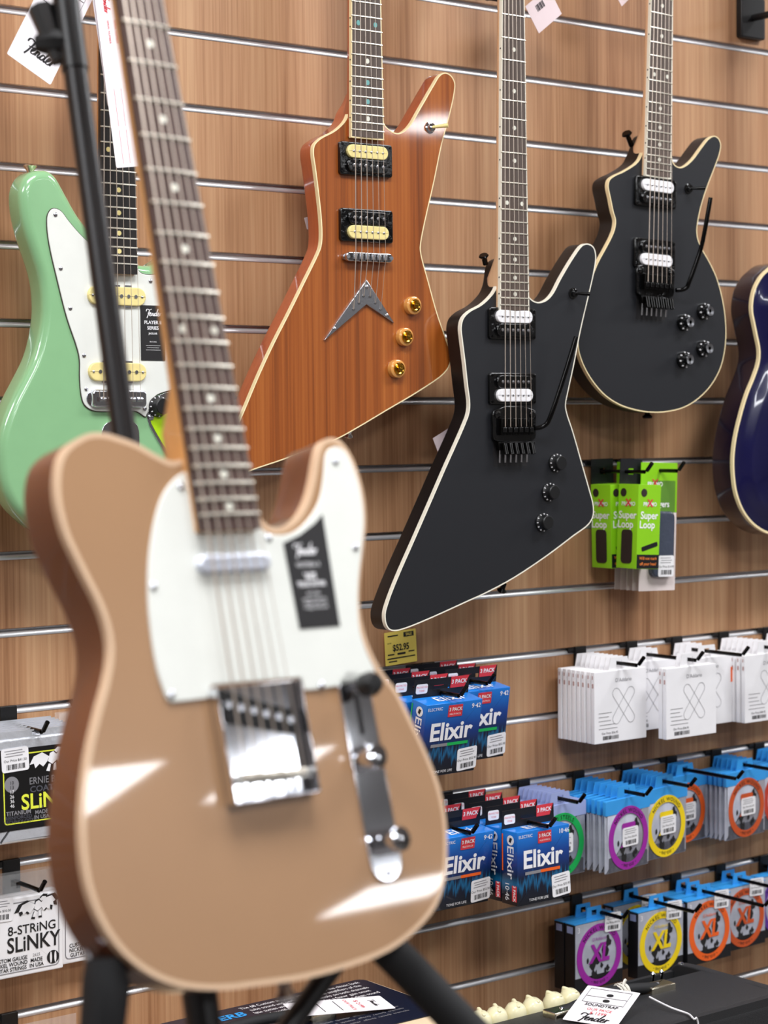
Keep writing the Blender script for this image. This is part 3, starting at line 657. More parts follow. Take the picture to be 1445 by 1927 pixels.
# ------------------------------------------------------------------ surf green offset guitar
def green_guitar():
    d = 0.105; fr = hang_frame((150, 1010), d)
    g = thing('electric_guitar', 'surf green offset electric guitar with white pickguard behind the black stand pole', 'guitar', fr.M, 'guitars hung on the slatwall')
    sil = [(58, 324), (40, 328), (27, 341), (19.5, 362), (19, 385), (23, 414), (32, 449), (45, 487), (56, 524), (61, 561), (61, 597), (55, 636), (44, 674), (26, 711), (7, 748), (-10, 790), (-20, 832), (-20, 875), (-12, 920), (4, 952), (24, 974), (56, 999), (110, 1020), (180, 1020), (235, 1000), (292, 960), (342, 915), (374, 866), (392, 815), (396, 765), (388, 710), (380, 655), (366, 600), (362, 550), (368, 500), (374, 465), (362, 445), (344, 445), (326, 460), (306, 484), (286, 498), (262, 502), (240, 500), (220, 492), (200, 478), (172, 456), (150, 436), (128, 408), (104, 366), (88, 338), (74, 326)]
    # silhouette edge lies on the back half for the left side, on the front half for the right side
    pts = []
    for i, q in enumerate(sil):
        pts.append(fr.pick(q[0], q[1], -0.030 if i < 24 or i > 40 else -0.008))
    o = smooth(pts, 4)
    MB().prism(o, -0.042, 0.0, 0.011, 0.011, 5).obj('body', 'surf_green', g, 60)
    pg = [(99, 393), (91.5, 402), (89, 416), (93, 457), (108, 524), (127, 599), (146, 655), (150.6, 677), (151, 711), (154, 745), (160, 762), (175, 772), (209, 774), (240, 773), (254, 773), (263, 777), (274, 784), (276, 780), (284, 761), (290, 748), (297, 742), (318, 735), (335, 730), (350, 715), (352, 680), (346, 620), (345, 560), (352, 505), (350, 480), (338, 484), (322, 502), (300, 515), (276, 517), (264, 513), (257, 503), (240, 499), (210, 496), (199, 488), (186, 473), (165, 455), (148, 438), (130, 417), (113, 396)]
    po = px_outline(fr, pg, 0.002)
    guard = MB().prism(po, 0.0, 0.0022, 0.0006).obj('pickguard', 'pickguard_white', g)
    MB().prism(offset(ccw(po), -0.0009), 0.0, 0.0012).obj('pickguard_edge', 'pickguard_edge', guard)
    for q in ((104, 404), (114, 505), (132, 580), (158, 669), (162, 732), (272, 769), (283, 529)): screw(guard, fr.pick(*q, 0.002), 0.0022)
    nk = Neck(fr.pick(229, 750, 0.014), fr.pick(222, 297, 0.0105), 0.6096)
    build_neck(g, nk, 0.0115, nk.L*(1-0.722)-0.011, 22, 0.042, 0.0555, 'ebony', 'maple', None, 'dot', 'ivory', w_bridge=0.0155, span=0.054)
    for cs in (nk.L*0.268-0.033, nk.L*0.0-(-0.034)):
        pk = MB().prism(stadium(nk.p, cs, 0.0, 0.084, 0.0235, 0), 0.002, 0.0065, 0.0012).obj('pickup', 'ivory', g)
        for i in range(6): MB().lathe(*nk.p(cs, (i/5-0.5)*0.053), [(0.0026, 0.006), (0.0024, 0.0074)], 12).obj('pole_piece', 'chrome_soft', pk)
        for sd in (-1, 1): screw(pk, nk.p(cs, sd*0.036), 0.0065, 0.0018)
        for sv in (-1, 1):
            for i in range(3): MB().prism([nk.p(cs+sv*0.0128+v, (i-1)*0.017+u) for u, v in rrect(-0.005, 0.005, -0.0014, 0.0014)], 0.002, 0.0045).obj('claw_tooth', 'chrome_soft', pk)
    br = MB().prism(stadium(nk.p, 0.0, 0.0, 0.079, 0.0225, 0, 0.006), 0.002, 0.0105, 0.002).obj('bridge', 'chrome', g)
    MB().prism(stadium(nk.p, 0.0, -0.001, 0.087, 0.022, 0, 0.011), 0.002, 0.0032, 0.0005).obj('bridge_base', 'chrome_soft', g)
    for i in range(6):
        c = nk.p(-0.001, (i/5-0.5)*0.054)
        a = nk.p(-0.001, (i/5-0.5)*0.054-0.0042); b = nk.p(-0.001, (i/5-0.5)*0.054+0.0042)
        MB().tube([(*a, 0.0125), (*b, 0.0125)], 0.003, 10).obj('saddle', 'chrome_soft', br)
    # chrome control plate with a thin lime green patch, knob and screw
    cp = px_outline(fr, [(276, 786), (284, 763), (291, 749), (300, 743), (330, 735), (360, 745), (375, 790), (368, 850), (340, 880), (312, 855), (300, 835)], 0.001, 3)
    pl = MB().prism(cp, 0.0, 0.0016, 0.0004).obj('control_plate', 'chrome', g)
    film = px_outline(fr, [(282, 785), (290, 775), (310, 778), (340, 776), (360, 790), (355, 845), (338, 868), (314, 846), (301, 826)], 0.002, 3)
    MB().prism(film, 0.0016, 0.0021).obj('lime_patch', 'lime_green', pl)
    knob(g, fr.pick(298, 765, 0.004), 0.0016, 'tick')
    screw(pl, fr.pick(284, 785, 0.002), 0.0021, 0.0042)
    # floating tremolo plate
    tp = px_outline(fr, [(196, 800), (215, 791), (240, 791), (258, 800), (262, 840), (256, 890), (235, 905), (212, 900), (198, 870), (190, 830)], 0.001, 3)
    MB().prism(tp, 0.0, 0.0016, 0.0004).obj('tremolo_plate', 'chrome', g)
    # black hang sticker on the guard
    a = fr.pick(265, 574, 0.004); b = fr.pick(312, 679, 0.004)
    W = b[0]-a[0]; Hh = a[1]-b[1]; cu = (a[0]+b[0])/2
    st = MB().prism(rrect(a[0], b[0], b[1], a[1], 0.001), 0.0024, 0.0028).obj('series_sticker', 'ink_black', g)
    script_word(st, cu+0.001, b[1]+Hh*0.85, 0.0031, W*0.3, 'card_white')
    text(st, 'PLAYER II', cu, b[1]+Hh*0.69, 0.0031, Hh*0.088, 'card_white', bold=0.02)
    text(st, 'SERIES', cu, b[1]+Hh*0.59, 0.0031, Hh*0.088, 'card_white', bold=0.02)
    text(st, 'JAGUAR', cu, b[1]+Hh*0.49, 0.0031, Hh*0.05, 'card_white', bold=0.02)
    text(st, 'FEATURES', cu, b[1]+Hh*0.34, 0.0031, Hh*0.032, 'card_white')
    for i in range(3): MB().sheet(rrect(cu-W*(0.3-0.05*(i % 2)), cu+W*(0.3-0.05*(i % 2)), b[1]+Hh*(0.27-0.04*i), b[1]+Hh*(0.275-0.04*i)), 0.0031).obj('print_line', 'card_white', st)
    p = fr.pick(57, 322, -0.021)
    MB(Matrix.Translation((p[0], p[1]-0.006, -0.021)) @ Matrix.Rotation(R_(-90), 4, 'X')).lathe(0, 0, [(0.0045, -0.002), (0.0045, 0.006), (0.009, 0.012), (0.0075, 0.0135)], 16).obj('strap_button', 'nickel_plate', g)
    hz = fr.M @ Vector((nk.p(nk.L+0.09)[0], 0, nk.p(nk.L+0.09)[1]))
    yoke('black forked wall hanger holding the surf green guitar by its headstock', hz.x, hz.z, d, 'guitar hangers', 0.075)
green_guitar()

# ------------------------------------------------------------------ tan single-cut guitar on the stand (foreground)
_Mp = place(0.8078, 1.0927, 1.1367, R_(5.45), R_(15.26), R_(0.79))
_vb = Frame(_Mp).pick(420, 1863)[1]
TELE = Frame(_Mp @ Matrix.Translation((0, 0, _vb)))
def tan_guitar():
    fr = TELE
    g = thing('electric_guitar', 'tan single-cutaway electric guitar with white pickguard standing on a stand in the foreground', 'guitar', fr.M)
    o = px_outline(fr, [(166, 817), (145, 827), (124.6, 843), (112.5, 864), (106.6, 898), (107, 933), (112.5, 967), (124.6, 1009), (142, 1047), (162.6, 1089), (183.4, 1130), (198, 1168), (206, 1206), (206.5, 1240), (199, 1285), (185, 1337), (171.5, 1393), (162, 1447), (155.5, 1510), (154, 1569), (159, 1631), (170, 1683), (189, 1731), (220, 1780), (254, 1814), (299, 1842), (351, 1858), (416, 1862), (494, 1853), (573, 1841), (652, 1820), (731, 1789), (784, 1749), (821, 1702), (836, 1655), (840, 1600), (838, 1545), (826, 1482), (801, 1416), (771, 1352), (745, 1300), (720, 1268), (696, 1224), (681, 1178), (675, 1133), (677, 1084), (684, 1022), (687, 974), (682, 925), (671, 884), (657, 853), (641, 832), (623, 825), (608, 830), (600, 842), (595, 860), (588, 901), (578, 939), (564, 967), (547, 984), (526, 994), (509, 993), (496, 984), (484, 968), (470, 925), (455, 880), (400, 862), (352, 868), (340, 866), (322, 869), (294, 857), (259, 837), (221, 823), (194, 816)], 0.0, 3)
    MB().prism(o, -0.046, 0.0, 0.0, 0.005, 4).obj('body', 'tele_side', g)
    MB().prism(offset(ccw(o), 0.003), -0.001, 0.0004, 0.0003).obj('top', 'tele_top', g)
    MB().edging(o, 0.0034, 0.0065, 0.0).obj('body_binding', 'tan_binding', g)
    po = px_outline(fr, [(345, 890), (334, 896), (322, 907), (306, 929), (292, 967), (282, 1019), (277, 1071), (277, 1134), (282, 1192), (292, 1255), (304, 1296), (313, 1317), (320, 1322), (330, 1321.5), (376, 1316), (387, 1314), (391, 1306), (392, 1296), (397, 1290), (404, 1289), (555, 1276), (562, 1276), (566, 1282), (569, 1294), (573, 1299), (580, 1299), (640, 1290), (690, 1276), (702, 1271), (702, 1262), (689, 1234), (674, 1188), (670, 1130), (672, 1084), (679, 1022), (681, 972), (674, 920), (662, 881), (647, 851), (631, 842), (616, 847), (610, 862), (607, 897), (599, 942), (581, 974), (557, 998), (530, 1008), (505, 1006), (492, 999), (484, 990), (470, 960), (440, 940), (390, 930), (368, 915), (358, 893)], 0.0, 3)
    pgd = MB().prism(po, 0.0003, 0.0022, 0.0006).obj('pickguard', 'pickguard_white', g)
    for q in ((340, 916), (288, 1104), (322, 1308), (630, 868), (668, 1030), (505, 1012), (604, 1290)): screw(pgd, fr.pick(*q, 0.002), 0.0022, 0.003)
    nk = Neck((0, -0.198-_vb), (0, 0.126-_vb), 0.648)
    build_neck(g, nk, 0.012, 0.648-0.4665, 21, 0.042, 0.056, 'rosewood', 'maple', None, 'dot', 'pearl', back=0.023, heel_s=0.648-0.385, w_bridge=0.0125, span=0.054, string_r=1.25, fret_r=0.0015)
    P = nk.p
    MB().prism(stadium(P, nk.L-0.4905, 0.0015, 0.068, 0.0145, 0), 0.002, 0.0075, 0.003).obj('neck_pickup', 'satin_chrome', g)
    # bridge tray with upright walls, slanted pickup, three barrel saddles
    v1 = nk.L-0.5806; v0 = v1-0.0842; h = 0.0397
    def rc(u0, u1, a, b, r=0.0): return [P(v, u) for u, v in rrect(u0, u1, a, b, r)]
    br = MB().prism(rc(-h, h, v0, v1, 0.002), 0.0004, 0.0022, 0.0004).obj('bridge_plate', 'chrome', g)
    for sd in (-1, 1): MB().prism(rc(*( (-h, -h+0.0013) if sd < 0 else (h-0.0013, h)), v0, v1), 0.0004, 0.0118, 0.0005).obj('bridge_wall', 'chrome', br)
    MB().prism(rc(-h, h, v0, v0+0.0013), 0.0004, 0.0118, 0.0005).obj('bridge_wall', 'chrome', br)
    pk = MB().prism([P(v1-0.006+0.006, -0.034), P(v1-0.022, 0.034), P(v1-0.040, 0.034), P(v1-0.024, -0.034)], 0.0022, 0.0052, 0.001).obj('bridge_pickup', 'black_plastic', br)
    for i in range(6):
        f = i/5-0.5; MB().lathe(*P(v1-0.021-f*0.016, f*0.055), [(0.003, 0.005), (0.0028, 0.0068)], 12).obj('pole_piece', 'chrome_soft', pk)
    for i in range(3):
        t = (i-1)*0.0205; a = P(0.001*(1-i), t-0.0098); b = P(0.001*(1-i), t+0.0098)
        MB().tube([(*a, 0.0085), (*b, 0.0085)], 0.0038, 12).obj('saddle', 'fret_nickel', br)
        a = P(0, t); b = P(v0+0.001, t); MB().tube([(*a, 0.007), (*b, 0.006)], 0.0016, 8).obj('adjuster_screw', 'chrome_soft', br)
    # control plate
    ct, cb = fr.pick(668, 1300, 0.002), fr.pick(726, 1618, 0.002)
    ax = Vector((ct[0]-cb[0], ct[1]-cb[1])); ln = ax.length; ax.normalize(); rx = Vector((ax.y, -ax.x))
    def cpt(s, t): q = Vector(cb)+ax*s+rx*t; return (q.x, q.y)
    cp = MB().prism([cpt(v, u) for u, v in rrect(-0.0158, 0.0158, -0.016, ln+0.016, 0.0155, 6)], 0.0004, 0.0022, 0.0006).obj('control_plate', 'chrome', g)
    for q in ((697, 1428), (741, 1583)):
        c = fr.pick(q[0]-12, q[1], 0.002)
        MB().lathe(*c, [(0.0095, 0.0022), (0.0098, 0.004), (0.0098, 0.0165), (0.009, 0.018), (0.001, 0.0188)], 28).obj('knob', 'chrome', cp)
    c = fr.pick(662, 1312, 0.002)
    sw = MB().prism([cpt(v+ln-0.018, u) for u, v in rrect(-0.0022, 0.0022, -0.016, 0.016, 0.0022)], 0.0022, 0.0025).obj('switch_slot', 'ink_black', cp)
    sl = cpt(ln+0.002, 0)
    MB().tube([(*sl, 0.002), (*sl, 0.016)], 0.002, 8).obj('switch_lever', 'chrome_soft', cp)
    MB().lathe(*sl, [(0.006, 0.012), (0.009, 0.014), (0.0095, 0.022), (0.007, 0.027), (0.002, 0.028)], 20).obj('switch_tip', 'black_plastic', cp)
    for s in (-0.010, ln*0.66): screw(cp, cpt(s, 0), 0.0022, 0.003)
    # black sticker on the guard
    sp = [fr.pick(*q, 0.0026) for q in ((533, 1022), (565, 1006), (592, 985), (607, 968), (640, 1178), (564, 1184))]
    st = MB().prism(sp, 0.0023, 0.0027).obj('series_sticker', 'ink_black', g)
    a = Vector(fr.pick(564, 1184, 0.003)); b = Vector(fr.pick(640, 1178, 0.003)); tl = Vector(fr.pick(533, 1022, 0.003))
    ex = (b-a); W = ex.length; ex.normalize(); ey = (tl-a); Hh = ey.length; ey.normalize(); rot = math.atan2(ex.y, ex.x)
    def sq(u, v): q = a+ex*(W*u)+ey*(Hh*v); return q.x, q.y
    script_word(st, *sq(0.5, 0.90), 0.0030, W*0.26, 'card_white', rot)
    text(st, 'VINTERA II', *sq(0.5, 0.735), 0.0030, Hh*0.075, 'card_white', rot=rot)
    text(st, "'60S", *sq(0.5, 0.60), 0.0030, Hh*0.11, 'card_white', rot=rot, bold=0.03)
    text(st, 'TELECASTER', *sq(0.5, 0.51), 0.0030, Hh*0.075, 'card_white', rot=rot, bold=0.03)
    text(st, 'FEATURES', *sq(0.5, 0.40), 0.0030, Hh*0.045, 'card_white', rot=rot)
    for i in range(3): text(st, 'vintage style parts', *sq(0.5, 0.34-0.05*i), 0.0030, Hh*0.05, 'card_white', rot=rot)
    p = fr.pick(535, 1858, -0.018)
    MB(Matrix.Translation((p[0], p[1]+0.004, -0.018)) @ Matrix.Rotation(R_(90), 4, 'X')).lathe(0, 0, [(0.005, -0.004), (0.005, 0.006), (0.0085, 0.011), (0.007, 0.014)], 16).obj('strap_button', 'chrome', g)
tan_guitar()

# ------------------------------------------------------------------ guitar stand
def stand():
    I = TELE.M
    def L(px, py, w):
        q = TELE.pick(px, py, w); return I @ Vector((q[0], -w, q[1]))
    top = L(140, 120, -0.115); low = L(378, 1890, -0.095)
    d = (low-top).normalized(); foot = low+d*((0.03-low.z)/d.z)
    t = thing('guitar_stand', 'black tubular guitar stand with foam-covered cradle under the tan guitar', 'guitar stand', Matrix.Translation((foot.x, foot.y, 0)))
    O = Vector((foot.x, foot.y, 0))
    def q(v): v = v-O; return (v.x, v.z, -v.y)      # world -> uvw of the stand
    up = top-d*0.02
    MB().tube([q(top), q(foot)], 0.0100, 20).obj('pole', 'black_tube', t)
    MB().tube([q(low-d*0.10), q(foot)], 0.0132, 20).obj('outer_tube', 'black_tube', t)
    cl = MB().tube([q(top+d*0.006), q(top-d*0.06)], [0.0112, 0.0112], 20).obj('clutch_collar', 'black_plastic', t)
    side = -RGT
    c = top-d*0.018
    MB().tube([q(c), q(c+side*0.014), q(c+side*0.03)], [0.010, 0.012, 0.007], 8).obj('clutch_lever', 'black_plastic', cl)
    MB().tube([q(top-d*0.05+side*0.022), q(top-d*0.002+side*0.012)], [0.011, 0.007], 8).obj('clutch_lever', 'black_plastic', cl)
    MB().tube([q(top-d*0.05), q(top-d*0.46)], 0.0085, 16).obj('inner_pole', 'black_tube', t)
    nb = TELE.M @ Vector((0, 0.0, -0.198-_vb+0.63))
    hk = top-d*0.46
    for sd in (-1, 1):
        a = nb+(TELE.M.to_3x3() @ Vector((sd*0.034, 0.03, 0)))
        e = nb+(TELE.M.to_3x3() @ Vector((sd*0.034, -0.03, 0.01)))
        MB().tube([q(hk), q(a), q(e)], 0.007, 10).obj('neck_fork', 'black_rubber', t)
    # foam cradle arms reaching forward under the body, and legs
    hub = low+d*0.10
    a0 = L(196, 1803, -0.020); a1 = L(200, 1850, -0.022); a2 = L(186, 2010, -0.045)
    ca = MB().tube([q(a0-(a1-a0)*0.02), q(a0), q(a1), q(a2), q(hub)], [0.008, 0.0125, 0.0165, 0.0165, 0.013], 18).obj('cradle_arm', 'black_rubber', t)
    MB().tube([q(a0+RGT*-0.010), q(a0+RGT*-0.013+UPV*0.006)], [0.0045, 0.002], 10).obj('arm_end', 'chrome_soft', ca)
    b0 = L(640, 1700, -0.060); b1 = L(760, 1815, -0.035); b2 = L(905, 1965, -0.030)
    leg_end = b2+(b2-b1)*((b2.z-0.012)/(b1.z-b2.z))
    MB().tube([q(b0), q(b1), q(b2), q(leg_end)], [0.014, 0.0148, 0.0152, 0.0152], 18).obj('leg', 'black_rubber', t)
    c0 = L(640, 1800, -0.075); c1 = L(530, 1950, -0.085)
    MB().tube([q(c0), q(c1), q(hub)], 0.0085, 12).obj('brace', 'black_tube', t)
    MB().tube([q(b0), q(low-d*0.18)], 0.010, 12).obj('yoke_bar', 'black_tube', t)
    for ang in (200, 80, 320):
        e = Vector((foot.x+0.34*math.cos(R_(ang)), foot.y+0.34*math.sin(R_(ang)), 0.012))
        s0 = foot-d*0.28
        lg = MB().tube([q(s0), q(e)], 0.011, 12).obj('leg', 'black_tube', t)
        MB().tube([q(e+(s0-e)*0.04), q(e)], 0.0125, 12).obj('rubber_foot', 'black_rubber', lg)
stand()

# ------------------------------------------------------------------ slatwall hooks and what hangs on them
ORD = ['front', 'second', 'third', 'fourth', 'fifth', 'sixth', 'seventh', 'eighth', 'ninth']
def slotX(px, k):
    z = slot_z(k)-0.004; q = (px-CX)/FPX; A = RGT-FWD*q
    return -(A.y*CAM_D+A.z*(z-CAM_H))/A.x
def hook(X, k, ln, label, group='black slatwall hooks', rise=0.014, drop=0.018):
    t = thing('slatwall_hook', label, 'hook', place(X, 0, slot_z(k)), group)
    def br(b):
        b.prism(rrect(-0.024, 0.013, -0.0082, -0.0012), -0.004, 0.0035, 0.0006)
        b.prism(rrect(-0.0115, 0.0125, -0.044, 0.001, 0.0015), 0.0015, 0.006, 0.001); return b
    shared('hookbr', 'bracket', 'black_plastic', br, t)
    pts = [(0, -drop, 0.005), (0, -drop, ln-0.004), (0, -drop+0.002, ln+0.001), (0, -drop+rise, ln+0.012)]
    MB().tube(pts, 0.0031, 10).obj('rod', 'black_metal', t)
    return t
def tab_frame(b, W, H, v0, hw, hh, w0, w1, top=None):
    """hang tab with a real hole"""
    top = top or W*0.8
    o = [(-W/2, v0), (W/2, v0), (top/2, v0+H), (-top/2, v0+H)]; c = v0+H*0.5
    i = [(-hw/2, c-hh/2), (hw/2, c-hh/2), (hw/2, c+hh/2), (-hw/2, c+hh/2)]
    b.loft([[(p[0], p[1], w0) for p in i], [(p[0], p[1], w0) for p in o], [(p[0], p[1], w1) for p in o], [(p[0], p[1], w1) for p in i], [(p[0], p[1], w0) for p in i]][::1], False, False)
    return b

# ---- white card packs with the outlined X
XW, XH, XT = 0.1135, 0.1125, 0.0075
def xloop(b):
    for sg in (1, -1):
        T = Matrix.Rotation(R_(sg*38), 4, 'Z')
        o = [T @ Vector((u, v, 0)) for u, v in rrect(-0.0085, 0.0085, -0.034, 0.034, 0.0085, 6)]
        i = [T @ Vector((u, v, 0)) for u, v in rrect(-0.0078, 0.0078, -0.0333, 0.0333, 0.0078, 6)]
        b.loft([[(p.x, p.y, 0) for p in o], [(p.x, p.y, 0) for p in i]], False, False)
    return b
def white_pack(X, wf, k, label, band=None, face=True, yaw=0.0, price='Our Price $36.95'):
    z = slot_z(k)-0.018-0.010-XH
    t = thing('string_pack', label, 'string pack', place(X, wf, z, yaw), 'white card string packs')
    shared('xt_body', 'sleeve', 'card_white', lambda b: b.prism(rrect(-XW/2, XW/2, 0, XH, 0.001), -XT, 0, 0.0006), t)
    shared('xt_tab', 'hang_tab', 'card_white', lambda b: tab_frame(b, 0.046, 0.021, XH-0.001, 0.012, 0.010, -XT*0.6, -XT*0.45), t)
    shared('xt_edge', 'edge_print', 'edge_ink', lambda b: b.box(-XW/2-0.0003, -XW/2-0.0001, XH*0.78, XH*0.84, -XT*0.7, -XT*0.3).box(-XW/2-0.0003, -XW/2-0.0001, XH*0.90, XH*0.95, -XT*0.7, -XT*0.45), t)
    if band: MB().box(XW/2-0.0035, XW/2+0.0004, XH*0.60, XH*0.82, -XT*0.9, 0.0004).obj('colour_band', band, t)
    if face:
        shared('xloop', 'loop_outline', 'ink_grey', xloop, t, uvw(0.006, XH*0.50, 0.0004))
        text(t, "D'Addario", 0.006, XH*0.86, 0.0004, 0.0085, 'ink_grey')
        text(t, price, -0.024, XH*0.135, 0.0004, 0.0050, 'ink_black')
        def bars(b):
            rnd = random.Random(5); x = -0.017
            while x < 0.017:
                d = rnd.choice((0.0004, 0.0008, 0.0013)); b.sheet(rrect(x, x+d, -0.003, 0.003), 0); x += d+rnd.choice((0.0005, 0.0009))
            return b
        shared('xbars', 'barcode', 'ink_black', bars, t, uvw(-0.022, XH*0.072, 0.0004))
        def lns(b):
            for i, (a, c) in enumerate(((0.0, 0.028), (0.0, 0.022), (0.0, 0.026), (0.002, 0.036), (0.0, 0.040))): b.sheet(rrect(a-0.048, c-0.048, 0.047-0.0062*i, 0.0478-0.0062*i), 0)
            return b
        shared('xlns', 'print_lines', 'ink_grey', lns, t, uvw(0, 0, 0.0004))
hx = [slotX(p, -4) for p in (1088, 1185, 1270, 1358)]; hx.append(hx[-1]+0.113)
HN = ['first', 'second', 'third', 'fourth', 'fifth']
for i, X in enumerate(hx):
    hook(X, -4, (0.135, 0.150, 0.150, 0.150, 0.15)[i], 'black hook holding white string packs, %s from the left' % HN[i])
def xt_stack(i, ws, bands):
    n = len(ws)
    for j, wv in enumerate(ws):          # ws from back to front
        o = ORD[n-1-j]
        lab = '%s white string pack on the %s white-pack hook from the left' % (('frontmost' if o == 'front' else o+' from the front'), HN[i])
        lab = lab if o == 'front' else 'white string pack, %s on the %s white-pack hook from the left' % (o+' from the front', HN[i])
        white_pack(hx[i]+random.uniform(-0.001, 0.001), wv, -4, lab, bands.get(j), j >= n-2 or (i, j) in ((1, 2),), random.uniform(-0.01, 0.01))
xt_stack(0, [0.021+0.0108*j for j in range(8)], {6: 'ring_purple', 7: None})
xt_stack(1, [0.022, 0.034, 0.046, 0.127, 0.138], {3: 'ring_yellow'})
xt_stack(2, [0.022, 0.034, 0.046, 0.075], {3: 'ring_orange'})
xt_stack(3, [0.022+0.0115*j for j in range(8)], {})
xt_stack(4, [0.022, 0.034], {})

# ---- single pouches with coloured ring
PW, PH, PT = 0.112, 0.113, 0.0055
def ring_mesh(b, r0=0.0385, r1=0.0500, n=48):
    b.loft([[(r1*math.cos(a), r1*math.sin(a), 0) for a in [2*math.pi*i/n for i in range(n)]], [(r1*math.cos(a), r1*math.sin(a), 0.0004) for a in [2*math.pi*i/n for i in range(n)]],
            [(r0*math.cos(a), r0*math.sin(a), 0.0004) for a in [2*math.pi*i/n for i in range(n)]]], False, False); return b
def figure(b):
    """inked figures printed inside the ring"""
    rnd = random.Random(11)
    for i in range(9):
        c = (rnd.uniform(-0.026, 0.026), rnd.uniform(-0.030, 0.024)); r = rnd.uniform(0.003, 0.009)
        b.sheet([(c[0]+r*rnd.uniform(0.5, 1.3)*math.cos(a), c[1]+r*rnd.uniform(0.5, 1.6)*math.sin(a)) for a in [2*math.pi*k/9 for k in range(9)]], 0.00005*i)
    return b
def ring_print(t, cv, w, colr, word, inner, size=1.0):
    rg = shared(('ring', colr), 'ring_print', 'ring_'+colr, ring_mesh, t, uvw(0, cv, w))
    text(rg, word, 0, 0, 0.0007, 0.0088, 'ink_black', bend=0.0432/0.0088, bold=0.01, spacing=1.25)
    text(rg, '• .010-.046 •', 0, 0, 0.0007, 0.0075, 'ink_black', rot=math.pi, bend=0.0432/0.0075)
    shared('figure', 'artwork', 'ink_black', figure, t, uvw(0, cv-0.004, w))
    if inner == 'XL':
        text(rg, 'XL', 0, 0.002, 0.0007, 0.040, 'ring_'+colr, bold=0.035, shear=0.15, sx=0.9)
        text(rg, "D'Addario", 0, 0.026, 0.0007, 0.0075, 'ring_'+colr)
    else:
        text(rg, 'XL', 0, -0.002, 0.0006, 0.034, 'ring_'+colr, bold=0.035, shear=0.15, sx=0.9)
        MB().sheet(rrect(-0.017, 0.017, 0.014, 0.024, 0.003), 0.0006).obj('logo_panel', 'ring_'+colr, rg)
def pouch(X, wf, k, label, colr, head, front, yaw, word='NICKEL WOUND', tilt=0.0):
    z = slot_z(k)-0.018-0.009-PH
    t = thing('string_pouch', label, 'string pack', place(X, wf, z, yaw, tilt), 'string pouches with printed rings')
    def body(b):
        rings = []
        for d, ww in ((0.003, -PT), (0, -PT*0.6), (0, -PT*0.4), (0.004, 0.0)):
            rings.append([(p[0], p[1], ww) for p in offset(ccw(rrect(-PW/2, PW/2, 0, PH, 0.002)), d)])
        return b.loft(rings)
    shared('pouch', 'pouch', 'pouch_grey', body, t)
    shared(('phead', head), 'header_strip', head, lambda b: b.prism(rrect(-PW/2-0.0004, PW/2+0.0004, PH-0.022, PH+0.001, 0.0015), -PT-0.0003, 0.0005, 0.0005), t)
    shared(('ptab', head), 'hang_tab', head, lambda b: tab_frame(b, 0.05, 0.019, PH, 0.013, 0.010, -PT*0.7, -PT*0.45), t)
    if front:
        shared('pprint', 'dark_print', 'pouch_print', lambda b: b.sheet(rrect(-PW*0.44, PW*0.44, 0.002, PH*0.22, 0.002), 0), t, uvw(0, 0, 0.0003))
        ring_print(t, 0.0505, 0.0008, colr, word, 'pouch')
        sticker(t, 0.004, 0.052, 0.0016, 0.040, 0.030, 'Our Price $16.95')
gx = [slotX(p, -6) for p in (982, 1085, 1176, 1260, 1344, 1425)]
CN = ['green', 'purple', 'yellow', 'orange', 'rust', 'red']
for i, X in enumerate(gx): hook(X, -6, (0.13, 0.155, 0.145, 0.15, 0.15, 0.15)[i], 'black hook holding the %s-ringed string pouches' % CN[i])
def pouch_stack(i, ws, colr, head, yaw, word='NICKEL WOUND'):
    n = len(ws)
    for j, wv in enumerate(ws):
        o = ORD[n-1-j]
        lab = 'front string pouch with printed %s ring, header strip %s' % (CN[i], 'lavender' if i == 0 else 'blue') if o == 'front' else 'string pouch %s from the front behind the %s-ringed one' % (o, CN[i])
        pouch(gx[i]+random.uniform(-0.0012, 0.0012), wv, -6, lab, colr, head, j == n-1, yaw+random.uniform(-0.012, 0.012), word, random.uniform(-0.006, 0.006))
pouch_stack(0, [0.018+0.0105*j for j in range(8)], 'green', 'daddario_lavender', R_(5), 'PRO STEELS')
pouch_stack(1, [0.022+0.0135*j for j in range(8)], 'purple', 'daddario_blue', R_(8))
pouch_stack(2, [0.018+0.0105*j for j in range(8)], 'yellow', 'daddario_blue', R_(7))
pouch_stack(3, [0.018, 0.028, 0.038], 'orange', 'daddario_blue', R_(6))
pouch_stack(4, [0.018+0.0105*j for j in range(6)], 'rust', 'daddario_blue', R_(6))
pouch_stack(5, [0.018+0.0115*j for j in range(4)], 'red', 'daddario_blue', R_(6))

